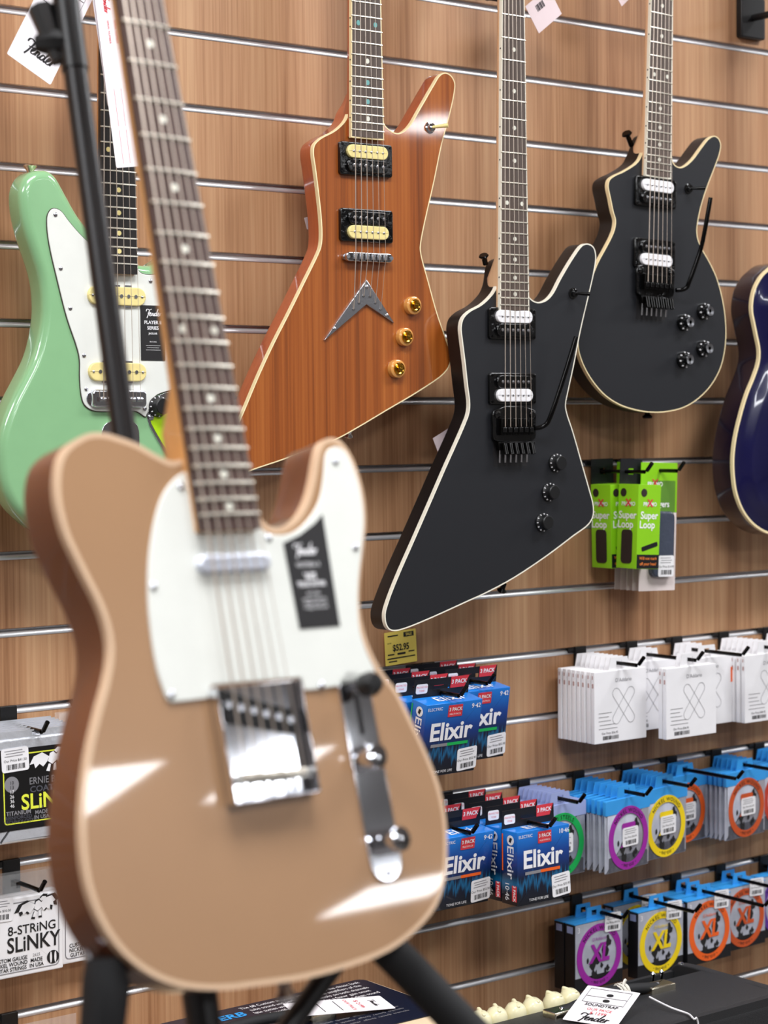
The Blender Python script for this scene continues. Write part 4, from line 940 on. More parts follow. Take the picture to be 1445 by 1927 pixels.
# ---- boxed three-packs
BW, BH, BD = 0.108, 0.108, 0.021
def three_pack(X, wf, k, label, colr, front, tilt=0.0):
    z = slot_z(k)-0.018-0.007-BH
    t = thing('string_box', label, 'string pack', place(X, wf, z, R_(1.5), tilt), 'boxed string three-packs')
    shared('tp_body', 'carton', 'box_black', lambda b: b.prism(rrect(-BW/2, BW/2, 0, BH-0.0005, 0.0006), -BD, 0, 0.0005), t)
    shared('tp_top', 'carton_top', 'daddario_blue', lambda b: b.box(-BW/2, BW/2, BH-0.001, BH+0.0004, -BD, 0.0003), t)
    shared('tp_tab', 'hang_tab', 'daddario_blue', lambda b: tab_frame(b, 0.036, 0.019, BH, 0.012, 0.0085, -BD*0.55, -BD*0.48, 0.030), t)
    shared('tp_stripe', 'side_print', 'daddario_lavender', lambda b: b.box(-BW/2-0.0004, -BW/2, BH*0.86, BH*0.96, -BD*0.8, -BD*0.2), t)
    if front:
        shared('tp_face', 'face_print', 'pouch_grey', lambda b: b.sheet(rrect(-BW*0.49, BW*0.49, BH*0.20, BH*0.985), 0), t, uvw(0, 0, 0.0003))
        ring_print(t, 0.052, 0.0006, colr, 'NICKEL WOUND', 'XL')
        text(t, '3', -BW*0.42, BH*0.90, 0.0006, 0.012, 'card_white')
        sticker(t, 0.030, BH-0.008, 0.0014, 0.036, 0.030, 'Our Price $39.95', R_(-3))
bx = [slotX(p, -8) for p in (1081, 1177, 1268, 1352)]; bx.append(bx[-1]+0.112)
for i, X in enumerate(bx): hook(X, -8, (0.11, 0.155, 0.20, 0.16, 0.15)[i], 'black hook holding boxed three-packs, %s from the left' % HN[i])
def box_stack(i, ws, colr, cname):
    n = len(ws)
    for j, wv in enumerate(ws):
        o = ORD[n-1-j]
        three_pack(bx[i]-(0.015 if i == 0 else 0), wv, -8, 'front boxed three-pack with %s ring and letters' % cname if o == 'front' else '%s boxed three-pack from the front, behind the %s one' % (o, cname), colr, j == n-1 or (i == 1), random.uniform(-0.02, 0.01))
box_stack(0, [0.047, 0.071], 'purple', 'purple')
box_stack(1, [0.024, 0.079], 'yellow', 'yellow')
box_stack(2, [0.030, 0.055, 0.080], 'orange', 'bright orange')
box_stack(3, [0.034, 0.059], 'rust', 'dull orange')
box_stack(4, [0.040], 'violet', 'violet')

# ---- blue string boxes with header
EW, EH, ED = 0.102, 0.106, 0.033
def blue_box(X, wf, k, label, stripe, gauge, front, side, tilt=0.0, yaw=0.0, priced=True):
    zt = slot_z(k)-0.018-(0.010 if k == -4 else 0.004)
    z = zt-EH*math.cos(tilt); wb = wf-EH*math.sin(-tilt)
    t = thing('string_carton', label, 'string pack', place(X, wb, z, yaw, tilt), 'blue string cartons')
    shared('el_body', 'carton', 'elixir_blue', lambda b: b.prism(rrect(-EW/2, EW/2, 0, EH, 0.0005), -ED, 0, 0.0005), t)
    hd = shared('el_head', 'header_card', 'box_black', lambda b: tab_frame(b, EW, 0.026, EH, 0.030, 0.006, -ED, -ED+0.0009, EW*0.985), t)
    shared('el_red', 'red_flag', 'ink_red', lambda b: b.prism([(0.016, EH+0.010), (0.042, EH+0.010), (0.049, EH+0.0262), (0.016, EH+0.0262)], 0, 0.0003), hd, uvw(0, 0, -ED+0.001))
    text(hd, '3 PACK', 0.031, EH+0.0185, -ED+0.0016, 0.0085, 'card_white', bold=0.02)
    shared('el_bub', 'bubble', 'card_white', lambda b: b.prism(rrect(-0.047, -0.026, EH+0.006, EH+0.020, 0.003), 0, 0.0003), hd, uvw(0, 0, -ED+0.001))
    for i in range(2): text(hd, ('PROTECTED', 'TONE')[i], -0.0365, EH+0.0155-0.0052*i, -ED+0.0016, 0.0036, 'ink_pink')
    pre = Matrix.Translation((0, 0, EH+0.0006)) @ Matrix.Rotation(R_(-90), 4, 'X')
    text(t, 'Elixir', 0.004, -ED*0.5, 0.0004, 0.024, 'card_white', bold=0.01, sx=1.15, pre=Matrix.Translation((0, 0, EH+0.0004)) @ Matrix.Rotation(R_(-90), 4, 'X') @ Matrix.Translation((0, 0, ED)))
    if front:
        text(t, 'Elixir', -0.002, EH*0.60, 0.0004, 0.036, 'card_white', bold=0.026, sx=1.05)
        shared(('el_bar1', stripe), 'stripe', 'ink_grey', lambda b: b.box(-0.036, -0.006, EH*0.405, EH*0.445, 0.0002, 0.0004), t)
        shared(('el_bar2', stripe), 'stripe', stripe, lambda b: b.box(-0.006, 0.032, EH*0.405, EH*0.445, 0.0002, 0.0004), t)
        shared('el_tag', 'red_tag', 'ink_red', lambda b: b.prism(rrect(-0.013, 0.013, -0.0085, 0.0085, 0.001), 0, 0.0003), t, uvw(0.002, EH*0.885, 0.0002))
        text(t, '3 PACK', 0.002, EH*0.905, 0.0008, 0.0072, 'card_white', bold=0.02)
        text(t, 'MULTI PACK', 0.002, EH*0.84, 0.0008, 0.0036, 'card_white')
        text(t, gauge, 0.040, EH*0.92, 0.0004, 0.0095, 'card_white', bold=0.01)
        text(t, 'ELECTRIC', -0.035, EH*0.93, 0.0004, 0.0062, 'card_white')
        text(t, 'TONE FOR LIFE', -0.010, EH*0.055, 0.0004, 0.0055, 'card_white')
        if priced: sticker(t, 0.034, 0.020, 0.0005, 0.036, 0.033, 'Our Price $52.95', R_(4))
    if side:
        pre = Matrix.Translation((-EW/2-0.0004, 0, 0)) @ Matrix.Rotation(R_(-90), 4, 'Z')
        text(t, 'Elixir', -ED*0.45, EH*0.58, 0, 0.019, 'card_white', bold=0.01, rot=-math.pi/2, sx=1.25, pre=pre)
        text(t, gauge, -ED*0.66, EH*0.18, 0, 0.012, 'card_white', rot=-math.pi/2, pre=pre)
        link('roundel', MB().lathe(-ED*0.42, EH*0.88, [(0.0072, 0), (0.0072, 0.0003)], 20).mesh('roundel', 'card_white'), t, pre)
        link('note', MB().sheet([(-ED*0.42-0.003, EH*0.88-0.002), (-ED*0.42+0.001, EH*0.88-0.004), (-ED*0.42+0.004, EH*0.88+0.003), (-ED*0.42-0.001, EH*0.88+0.004)], 0.0006).mesh('note', 'ink_black'), t, pre)
        link('side_flag', MB().sheet(rrect(-0.011, -0.001, 0.006, EH*0.27), 0.0002).mesh('side_flag', 'ink_red'), t, pre)
        text(t, '3 PACK', -0.006, EH*0.165, 0.0005, 0.007, 'card_white', rot=-math.pi/2, bold=0.02, pre=pre)
        link('side_stripe', MB().sheet(rrect(-ED+0.001, -ED+0.0035, EH*0.45, EH*0.95), 0.0002).mesh('side_stripe', stripe), t, pre)
e_ul, e_ur = 1.780, slotX(802, -4); e_lr = 1.928; e_ll = 1.814
w_ur = w_at(960.5, 1303, e_ur+EW/2); w_ll = w_at(930.6, 1593, e_ll+EW/2)
hook(e_ul, -4, 0.215, 'black hook holding the upper left row of blue string cartons')
hook(e_ur, -4, w_ur+0.01, 'black hook holding the upper right row of blue string cartons')
hook(e_ll, -6, w_ll+0.01, 'black hook holding the lower left row of blue string cartons')
hook(e_lr, -6, 0.235, 'black hook holding the lower right row of blue string cartons')
for X, k, wfr, n, step, stripe, gauge, tilt, where in ((e_ul, -4, 0.203, 4, 0.0435, 'ring_green', '9·42', R_(-11), 'upper left'), (e_ur, -4, w_ur, 3, 0.0445, 'ring_green', '9·42', R_(-9), 'upper right'),
                                                       (e_ll, -6, w_ll, 4, 0.042, 'ring_orange', '9·42', R_(-8), 'lower left'), (e_lr, -6, 0.222, 5, 0.0375, 'ring_orange', '10·46', R_(0), 'lower right')):
    for j in range(n):
        o = ORD[j]
        lab = 'front blue three-pack string carton of the %s row' % where if j == 0 else '%s blue string carton from the front in the %s row' % (o, where)
        blue_box(X+random.uniform(-0.002, 0.002)*(j > 0), wfr-step*j, k, lab, stripe, gauge, j == 0 or (where == 'upper right' and j < 1), j == 0 or (where == 'lower right' and j == 1), tilt*(1 if j == 0 else 0.6), R_(0.5))

# ---- green boxes and cards
hg1, hg2 = slotX(1120, -1), slotX(1180, -1)
hook(hg1, -1, 0.115, 'black hook holding the two lime green loop boxes'); hook(hg2, -1, 0.115, 'black hook holding the green-headed blister cards')
def green_box(X, wf, label, roll):
    W, H, D = 0.050, 0.133, 0.044; z = slot_z(-1)-0.018-0.020-H
    t = thing('accessory_box', label, 'accessory box', place(X, wf, z, 0, 0, roll), 'lime green loop boxes')
    MB().prism(rrect(-W/2, W/2, 0, H, 0.0006), -D, 0, 0.0005).obj('carton', 'green_box', t)
    hd = tab_frame(MB(), W*0.98, 0.040, H, 0.012, 0.010, -D, -D+0.0012, W*0.96).obj('header_card', 'box_black', t)
    pre = Matrix.Translation((-W/2-0.0003, 0, 0)) @ Matrix.Rotation(R_(-90), 4, 'Z')
    for pr, uc, hw in ((Matrix.Identity(4), 0.0, W*0.46), (pre, -D/2, D*0.44)):
        text(t, 'Super', uc, H*0.63, 0.0004, 0.0165, 'card_white', bold=0.02, pre=pr); text(t, 'Loop', uc-0.004, H*0.52, 0.0004, 0.0165, 'card_white', bold=0.02, pre=pr)
        text(t, 'PROMO', uc+0.001, H*0.765, 0.0004, 0.0085, 'card_white', bold=0.02, pre=pr)
        text(t, 'X', uc+0.001, H*0.775, 0.0006, 0.016, 'ink_red', bold=0.04, pre=pr)
        link('roundel', MB().lathe(uc-hw*0.55, H*0.90, [(0.0065, 0), (0.0065, 0.0004)], 18).mesh('roundel', 'foam_dark'), t, pr)
    link('foam_window', MB().prism(rrect(-D/2-0.012, -D/2+0.012, H*0.06, H*0.46, 0.006), 0, 0.0006).mesh('foam_window', 'foam_dark'), t, pre)
    MB(Matrix.Rotation(R_(15), 4, 'Z')).box(-0.006, 0.030, 0.030, 0.037, 0.0002, 0.0006, 0.002).obj('product_picture', 'box_black', t)
    MB().box(-W*0.49, W*0.49, 0.001, H*0.17, 0.0002, 0.0005).obj('slogan_panel', 'box_black', t)
    text(t, 'Will not mark', 0, H*0.125, 0.0008, 0.0068, 'orange_ink', bold=0.01); text(t, 'off your head', 0, H*0.06, 0.0008, 0.0068, 'orange_ink', bold=0.01)
green_box(hg1, 0.062, 'lime green loop box half hidden behind the other, nearer the wall', R_(-1))
green_box(hg1+0.004, 0.112, 'lime green loop box at the front of its hook, white lettering', R_(3))
for j in range(5):
    W, H = 0.084, 0.205; z = slot_z(-1)-0.018+0.012-H; front = j == 4
    t = thing('blister_card', 'front blister card with green header and white price sticker' if front else '%s blister card from the front behind the green-headed one' % ORD[4-j], 'blister card', place(hg2-0.008, 0.020+0.0135*j, z, R_(1), 0, R_(2)), 'green-headed blister cards')
    shared('bl_card', 'backing_card', 'card_edge', lambda b: b.prism(rrect(-W/2, W/2, 0, H-0.078, 0.001), -0.0008, 0), t)
    shared('bl_head', 'header', 'green_box', lambda b: tab_frame(b, W, 0.080, H-0.079, 0.020, 0.008, -0.0009, 0.0002, W), t)
    shared('bl_blis', 'blister', 'blister', lambda b: b.prism(rrect(-0.020, 0.030, 0.022, 0.128, 0.010), 0.0, 0.010, 0.004), t)
    if front:
        MB().sheet(rrect(-0.012, W*0.45, H-0.079, H-0.028), 0.0004).obj('dark_panel', 'green_dark', t)
        text(t, 'Fingers', 0.004, H-0.066, 0.0008, 0.014, 'card_white', bold=0.02); text(t, 'PROMO', -0.010, H-0.034, 0.0008, 0.010, 'card_white', bold=0.02); text(t, 'X', -0.010, H-0.033, 0.001, 0.018, 'ink_red', bold=0.03)
        sticker(t, 0.009, 0.040, 0.0105, 0.036, 0.034, 'Our Price $14.95')

# ---- string packs at the lower left
hb1, hb2, hb3 = slotX(12, -4), slotX(18, -6), slotX(14, -8)
hook(hb1, -4, 0.098, 'black hook holding the foil string packs', drop=0.022); hook(hb2, -6, 0.083, 'black hook above the white eight-string boxes', drop=0.026); hook(hb3, -8, 0.09, 'black hook at the bottom left corner')
hb1b, hb2b = hb1+0.118, hb2+0.118
hook(hb1b, -4, 0.06, 'black hook hidden behind the tan guitar, upper'); hook(hb2b, -6, 0.06, 'black hook hidden behind the tan guitar, lower')
def eagle(b, s=1.0):
    def q(l): return [(x*s, y*s) for x, y in l]
    b.sheet(q([(-0.006, 0.0), (0.0, -0.004), (0.007, 0.001), (0.006, 0.008), (0.002, 0.012), (-0.003, 0.010)]), 0)
    b.sheet(q([(0.004, 0.006), (0.012, 0.014), (0.024, 0.016), (0.030, 0.008), (0.026, 0.006), (0.027, 0.0), (0.021, 0.002), (0.020, -0.005), (0.014, -0.001), (0.010, -0.005), (0.007, 0.0)]), 0.0001)
    b.sheet(q([(-0.004, 0.006), (-0.014, 0.012), (-0.026, 0.008), (-0.032, -0.002), (-0.026, -0.001), (-0.024, -0.007), (-0.018, -0.002), (-0.013, -0.006), (-0.007, 0.0)]), 0.0001)
    b.sheet(q([(0.006, 0.010), (0.012, 0.012), (0.014, 0.016), (0.008, 0.017), (0.003, 0.013)]), 0.0002)
    b.sheet(q([(-0.005, -0.003), (-0.002, -0.004), (-0.004, -0.013), (-0.009, -0.012)]), 0.0002); b.sheet(q([(0.002, -0.004), (0.005, -0.002), (0.006, -0.012), (0.001, -0.012)]), 0.0002)
    return b
def frame_line(b, W, H, d, wd, r): 
    o = ccw(rrect(-W/2+d, W/2-d, d, H-d, r)); i = offset(o, wd)
    b.loft([[(p[0], p[1], 0) for p in o], [(p[0], p[1], 0) for p in i]], False, False); return b
for j in range(7):
    W, H = 0.1145, 0.106; front = j == 6; wf = 0.022+0.0105*j; z = slot_z(-4)-0.022-0.020-H-0.012
    t = thing('string_packet', 'front black and yellow foil string packet with silver seams' if front else '%s foil string packet from the front behind the black and yellow one' % ORD[6-j], 'string pack', place(hb1, wf, z+0.0007*(6-j), 0, R_(1.5)), 'foil string packets')
    MB().prism(rrect(-W/2, W/2, 0, H+0.025, 0.001), -0.006, 0.0, 0.0025).obj('foil', 'foil', t)
    tab_frame(MB(), W*0.99, 0.010, H+0.024, 0.012, 0.006, -0.004, -0.002, W*0.97).obj('seam', 'foil', t)
    if front:
        p = MB().prism(rrect(-W/2+0.0006, W/2-0.0006, 0.016, H+0.012), 0.0001, 0.0006).obj('label_panel', 'foil_black', t)
        b = MB(); frame_line(b, W-0.012, H-0.014, 0.002, 0.0016, 0.004); link('border', b.mesh('border', 'slinky_yellow'), p, uvw(0.0, 0.022, 0.0009))
        text(p, 'ERNIE BALL', 0.014, 0.075, 0.0009, 0.0125, 'ink_grey', sx=0.85)
        text(p, 'COATED', 0.012, 0.0645, 0.0009, 0.0105, 'pouch_print', bold=0.02, sx=1.15)
        text(p, 'SLiNKY', 0.016, 0.049, 0.0010, 0.027, 'slinky_yellow', bold=0.02, sx=0.95)
        for i, gtx in enumerate(('10', '13', '17', '26', '36', '46')): text(p, gtx, -0.0375, 0.076-0.0058*i, 0.0011, 0.0062, 'card_white' if i > 1 else 'ink_black')
        link('badge', MB().lathe(-0.0375, 0.074, [(0.010, 0), (0.010, 0.0002)], 24).mesh('badge', 'ink_grey'), p, uvw(0, 0, 0.0007))
        text(p, 'TITANIUM', -0.029, 0.0375, 0.0009, 0.0075, 'ink_grey', bold=0.02); text(p, 'REINFORCED', -0.029, 0.0318, 0.0009, 0.0062, 'pouch_print', bold=0.01); text(p, 'TECHNOLOGY', -0.029, 0.0265, 0.0009, 0.0062, 'pouch_print', bold=0.01)
        text(p, '3121', 0.001, 0.0415, 0.0009, 0.005, 'ink_grey'); text(p, 'MADE', 0.003, 0.0350, 0.0009, 0.0068, 'ink_grey', bold=0.02); text(p, 'IN USA', 0.003, 0.0288, 0.0009, 0.0068, 'ink_grey', bold=0.02)
        link('eagle_emblem', eagle(MB(), 1.0).mesh('eagle_emblem', 'card_white'), p, uvw(0.020, 0.098, 0.0011))
        sticker(t, -0.032, 0.105, 0.0012, 0.038, 0.030, 'Our Price $41.50', R_(2))
def eight_string(X, wf, label, face, film):
    W, H, T = 0.1145, 0.103, 0.013; z = slot_z(-6)-0.026-0.016-H
    t = thing('string_box', label, 'string pack', place(X, wf, z, 0, R_(-1)), 'white eight-string boxes')
    MB().prism(rrect(-W/2, W/2, 0, H, 0.002), -T, 0.0, 0.0015, 0.001).obj('carton', 'card_white', t)
    if film: tab_frame(MB(), W, 0.030, H-0.001, 0.012, 0.008, -T*0.6, -T*0.58, W).obj('film_header', 'clear_film', t)
    if face:
        b = MB(); frame_line(b, W, H, 0.006, 0.0012, 0.006); b.obj('border', 'ink_grey', t).location = (0, -0.0004, 0)
        text(t, '8-STRiNG', 0.012, 0.060, 0.0005, 0.0165, 'ink_black', bold=0.01); text(t, 'SLiNKY', 0.014, 0.041, 0.0005, 0.028, 'ink_black', bold=0.015, sx=0.85)
        text(t, 'CUSTOM GAUGE', -0.020, 0.0235, 0.0005, 0.0072, 'ink_black', bold=0.015, sx=0.9); text(t, 'NICKEL WOUND', -0.020, 0.0172, 0.0005, 0.0072, 'ink_black', bold=0.015, sx=0.9); text(t, 'GUITAR STRINGS', -0.020, 0.0108, 0.0005, 0.0072, 'ink_black', bold=0.015, sx=0.85)
        text(t, '2625', 0.018, 0.0245, 0.0005, 0.0055, 'ink_grey'); text(t, 'MADE', 0.018, 0.0178, 0.0005, 0.0072, 'ink_black', bold=0.015, sx=0.9); text(t, 'IN USA', 0.018, 0.0112, 0.0005, 0.0072, 'ink_black', bold=0.015, sx=0.9)
        bl = link('ball_emblem', MB().lathe(0.042, 0.0175, [(0.0088, 0), (0.0088, 0.0002)], 28).mesh('ball_emblem', 'ink_black'), t, uvw(0, 0, 0.0003))
        for uu in (-0.0052, 0.0052): link('ball_stripe', MB().sheet(circle(0.042+uu*0.62, 0.0175, 0.0016, 16, 0.0075), 0.0005).mesh('ball_stripe', 'card_white'), bl)
        link('eagle_emblem', eagle(MB(), 1.05).mesh('eagle_emblem', 'ink_black'), t, uvw(0.020, 0.085, 0.0005)); link('eagle_fill', eagle(MB(), 0.86).mesh('eagle_fill', 'card_white'), t, uvw(0.020, 0.0853, 0.0011))  # black eagle print with a smaller white eagle printed inside it
        sticker(t, -0.034, 0.090, 0.0006, 0.038, 0.030, 'Our Price $30.00', R_(-2))
for j in range(2): eight_string(hb2, 0.020+0.0145*j, ('second white eight-string box behind the front one', 'front white eight-string box with black lettering and price sticker')[j], j == 1, True)
eight_string(hb2b, 0.022, 'white string box half hidden behind the tan guitar body', True, True)
for j in range(2):
    W, H = 0.1145, 0.10
    t = thing('string_packet', ('clear wrapped string packet behind the tan guitar, nearer the wall', 'clear wrapped string packet behind the tan guitar, in front')[j], 'string pack', place(hb1b, 0.022+0.012*j, slot_z(-4)-0.022-0.025-H, 0), 'clear wrapped string packets')
    MB().prism(rrect(-W/2, W/2, 0, H, 0.002), -0.008, 0.0, 0.001).obj('carton', 'card_white', t)
    tab_frame(MB(), W, 0.036, H-0.001, 0.012, 0.008, -0.005, -0.0048, W).obj('film_header', 'clear_film', t)
t = thing('string_packet', 'clear wrapped packet on the bottom left hook', 'string pack', place(hb3+0.03, 0.03, slot_z(-8)-0.035-0.1, 0), 'clear wrapped string packets')
MB().prism(rrect(-0.057, 0.057, 0, 0.085, 0.002), -0.010, 0.0, 0.001).obj('carton', 'card_white', t)
tab_frame(MB(), 0.114, 0.040, 0.084, 0.012, 0.012, -0.005, -0.0048, 0.114).obj('film_header', 'clear_film', t)

# ------------------------------------------------------------------ tags and cards
def flat(name, label, cat, BL, BR, TL, m, r=0.001, th=0.0005, group=None):
    """thin sheet spanning three corners given in space"""
    ex = (BR-BL); W = ex.length; ex.normalize(); ey = TL-BL; ey = ey-ex*ey.dot(ex); H = ey.length; ey.normalize(); ez = ex.cross(ey)
    M = Matrix((( ex.x, -ez.x, ey.x, BL.x), (ex.y, -ez.y, ey.y, BL.y), (ex.z, -ez.z, ey.z, BL.z), (0, 0, 0, 1)))
    t = thing(name, label, cat, M, group)
    MB().prism(rrect(0, W, 0, H, r), -th, 0).obj('card', m, t)
    return t, W, H
def tie(t, W, H, world):
    q = t.matrix_world.inverted() @ world; e = Vector((q.x, q.z, -q.y)); a = Vector((W*0.5, H*0.985, 0.0008)); e = a+(e-a).normalized()*0.02
    MB().tube(smooth([a, a*0.6+e*0.4+Vector((0, 0, 0.003)), e], 4, False), 0.0006, 6).obj('tie', 'cotton', t)
# yellow sale card in the slot
t, W, H = flat('price_card', 'yellow sale price card reading $52.95 below the black guitar', 'price card', wallpt(726, 1254, 0.006), wallpt(785, 1244, 0.006), wallpt(720, 1192, 0.006), 'card_yellow')
text(t, '$52.95', W*0.5, H*0.50, 0.0004, H*0.27, 'ink_black', bold=0.025, sx=0.85)
MB().box(W*0.60, W*0.92, H*0.80, H*0.94, 0.0001, 0.0004).obj('black_panel', 'ink_black', t); text(t, 'SALE', W*0.76, H*0.87, 0.0007, H*0.11, 'card_yellow', bold=0.02)
text(t, 'NOW', W*0.14, H*0.66, 0.0004, H*0.06, 'ink_black')
MB().prism(rrect(W*0.38, W*0.64, H*0.285, H*0.345, H*0.03), 0.0001, 0.0004).obj('pill', 'ink_black', t)
for a_, b_, c_ in ((0.10, 0.42, 0.86), (0.08, 0.28, 0.30), (0.74, 0.92, 0.33), (0.06, 0.94, 0.18), (0.10, 0.36, 0.09)): MB().box(W*a_, W*b_, H*c_, H*(c_+0.035), 0.0001, 0.0004).obj('print_line', 'ink_black', t)
# square hang tag of the green guitar
wq = 0.16
t, W, H = flat('hang_tag', 'tilted white hang tag with red price and black script beside the stand pole', 'hang tag', wallpt(13, 101, wq), wallpt(95, 160, wq), wallpt(126, -84, wq), 'paper', 0.002, group='paper hang tags')
tie(t, W, H, NUT[4]); script_word(t, W*0.55, H*0.16, 0.0004, W*0.31, 'ink_black'); text(t, '$ 1399', W*0.62, H*0.37, 0.0004, H*0.11, 'ink_red'); text(t, 'OUR PRICE', W*0.5, H*0.48, 0.0004, H*0.065, 'ink_red')
MB().box(W*0.12, W*0.88, H*0.56, H*0.565, 0.0001, 0.0004).obj('rule', 'ink_black', t); MB().box(W*0.12, W*0.125, H*0.56, H*0.95, 0.0001, 0.0004).obj('rule', 'ink_black', t); MB().box(W*0.88, W*0.885, H*0.56, H*0.95, 0.0001, 0.0004).obj('rule', 'ink_black', t); MB().box(W*0.12, W*0.88, H*0.75, H*0.755, 0.0001, 0.0004).obj('rule', 'ink_black', t)
# long serial strips
for nm, bl, br_, tl, wv, lab in (('a', (203, 200), (232, 198), (188, -40), 0.175, 'narrow white serial strip partly behind the other strip'), ('b', (219, 316), (262, 313), (196, -40), 0.180, 'long white serial strip with red lines hanging over the dark fretboard')):
    t, W, H = flat('serial_tag', lab, 'hang tag', wallpt(*bl, wv), wallpt(*br_, wv), wallpt(*tl, wv), 'paper', 0.002, group='paper hang tags')
    tie(t, W, H, NUT[4])
    for uu in (0.32, 0.62):
        MB().box(W*uu, W*(uu+0.012), H*0.02, H*0.20, 0.0001, 0.0003).obj('rule', 'ink_pink', t); MB().box(W*uu, W*(uu+0.012), H*0.22, H*0.42, 0.0001, 0.0003).obj('rule', 'ink_pink', t)
        text(t, 'SERIAL NUMBER', W*(uu+0.1), H*0.72, 0.0004, W*0.12, 'ink_red', rot=-math.pi/2)
    script_word(t, W*0.42, H*0.87, 0.0004, W*0.32, 'ink_red', -math.pi/2)
# pinkish tags by the other necks
wv = 0.08
t, W, H = flat('hang_tag', 'translucent pinkish hang tag with barcode right of the black angular guitar neck', 'hang tag', wallpt(1014, 63, wv), wallpt(1057, 26, wv), wallpt(960, 36, wv), 'paper_pink', 0.001, group='paper hang tags')
tie(t, W, H, NUT[1])
for i in range(9): MB().box(W*0.30+i*W*0.035, W*0.30+i*W*0.035+W*(0.012+0.008*(i % 3)), H*0.58, H*0.80, 0.0001, 0.0004).obj('barcode_bar', 'ink_black', t)
t, W, H = flat('hang_tag', 'small pinkish tag corner at the top left of the round black guitar neck', 'hang tag', wallpt(1170, 12, wv), wallpt(1194, -12, wv), wallpt(1150, -25, wv), 'paper_pink', group='paper hang tags')
tie(t, W, H, NUT[2])
t, W, H = flat('hang_tag', 'white hang tag showing behind the left side of the black angular guitar', 'hang tag', wallpt(832, 872, 0.05), wallpt(885, 838, 0.05), wallpt(803, 832, 0.05), 'paper_pink', group='paper hang tags')
flat('hang_tag', 'small white tag edge behind the natural guitar left side', 'hang tag', wallpt(578, 432, 0.03), wallpt(600, 425, 0.03), wallpt(569, 411, 0.03), 'paper', group='paper hang tags')
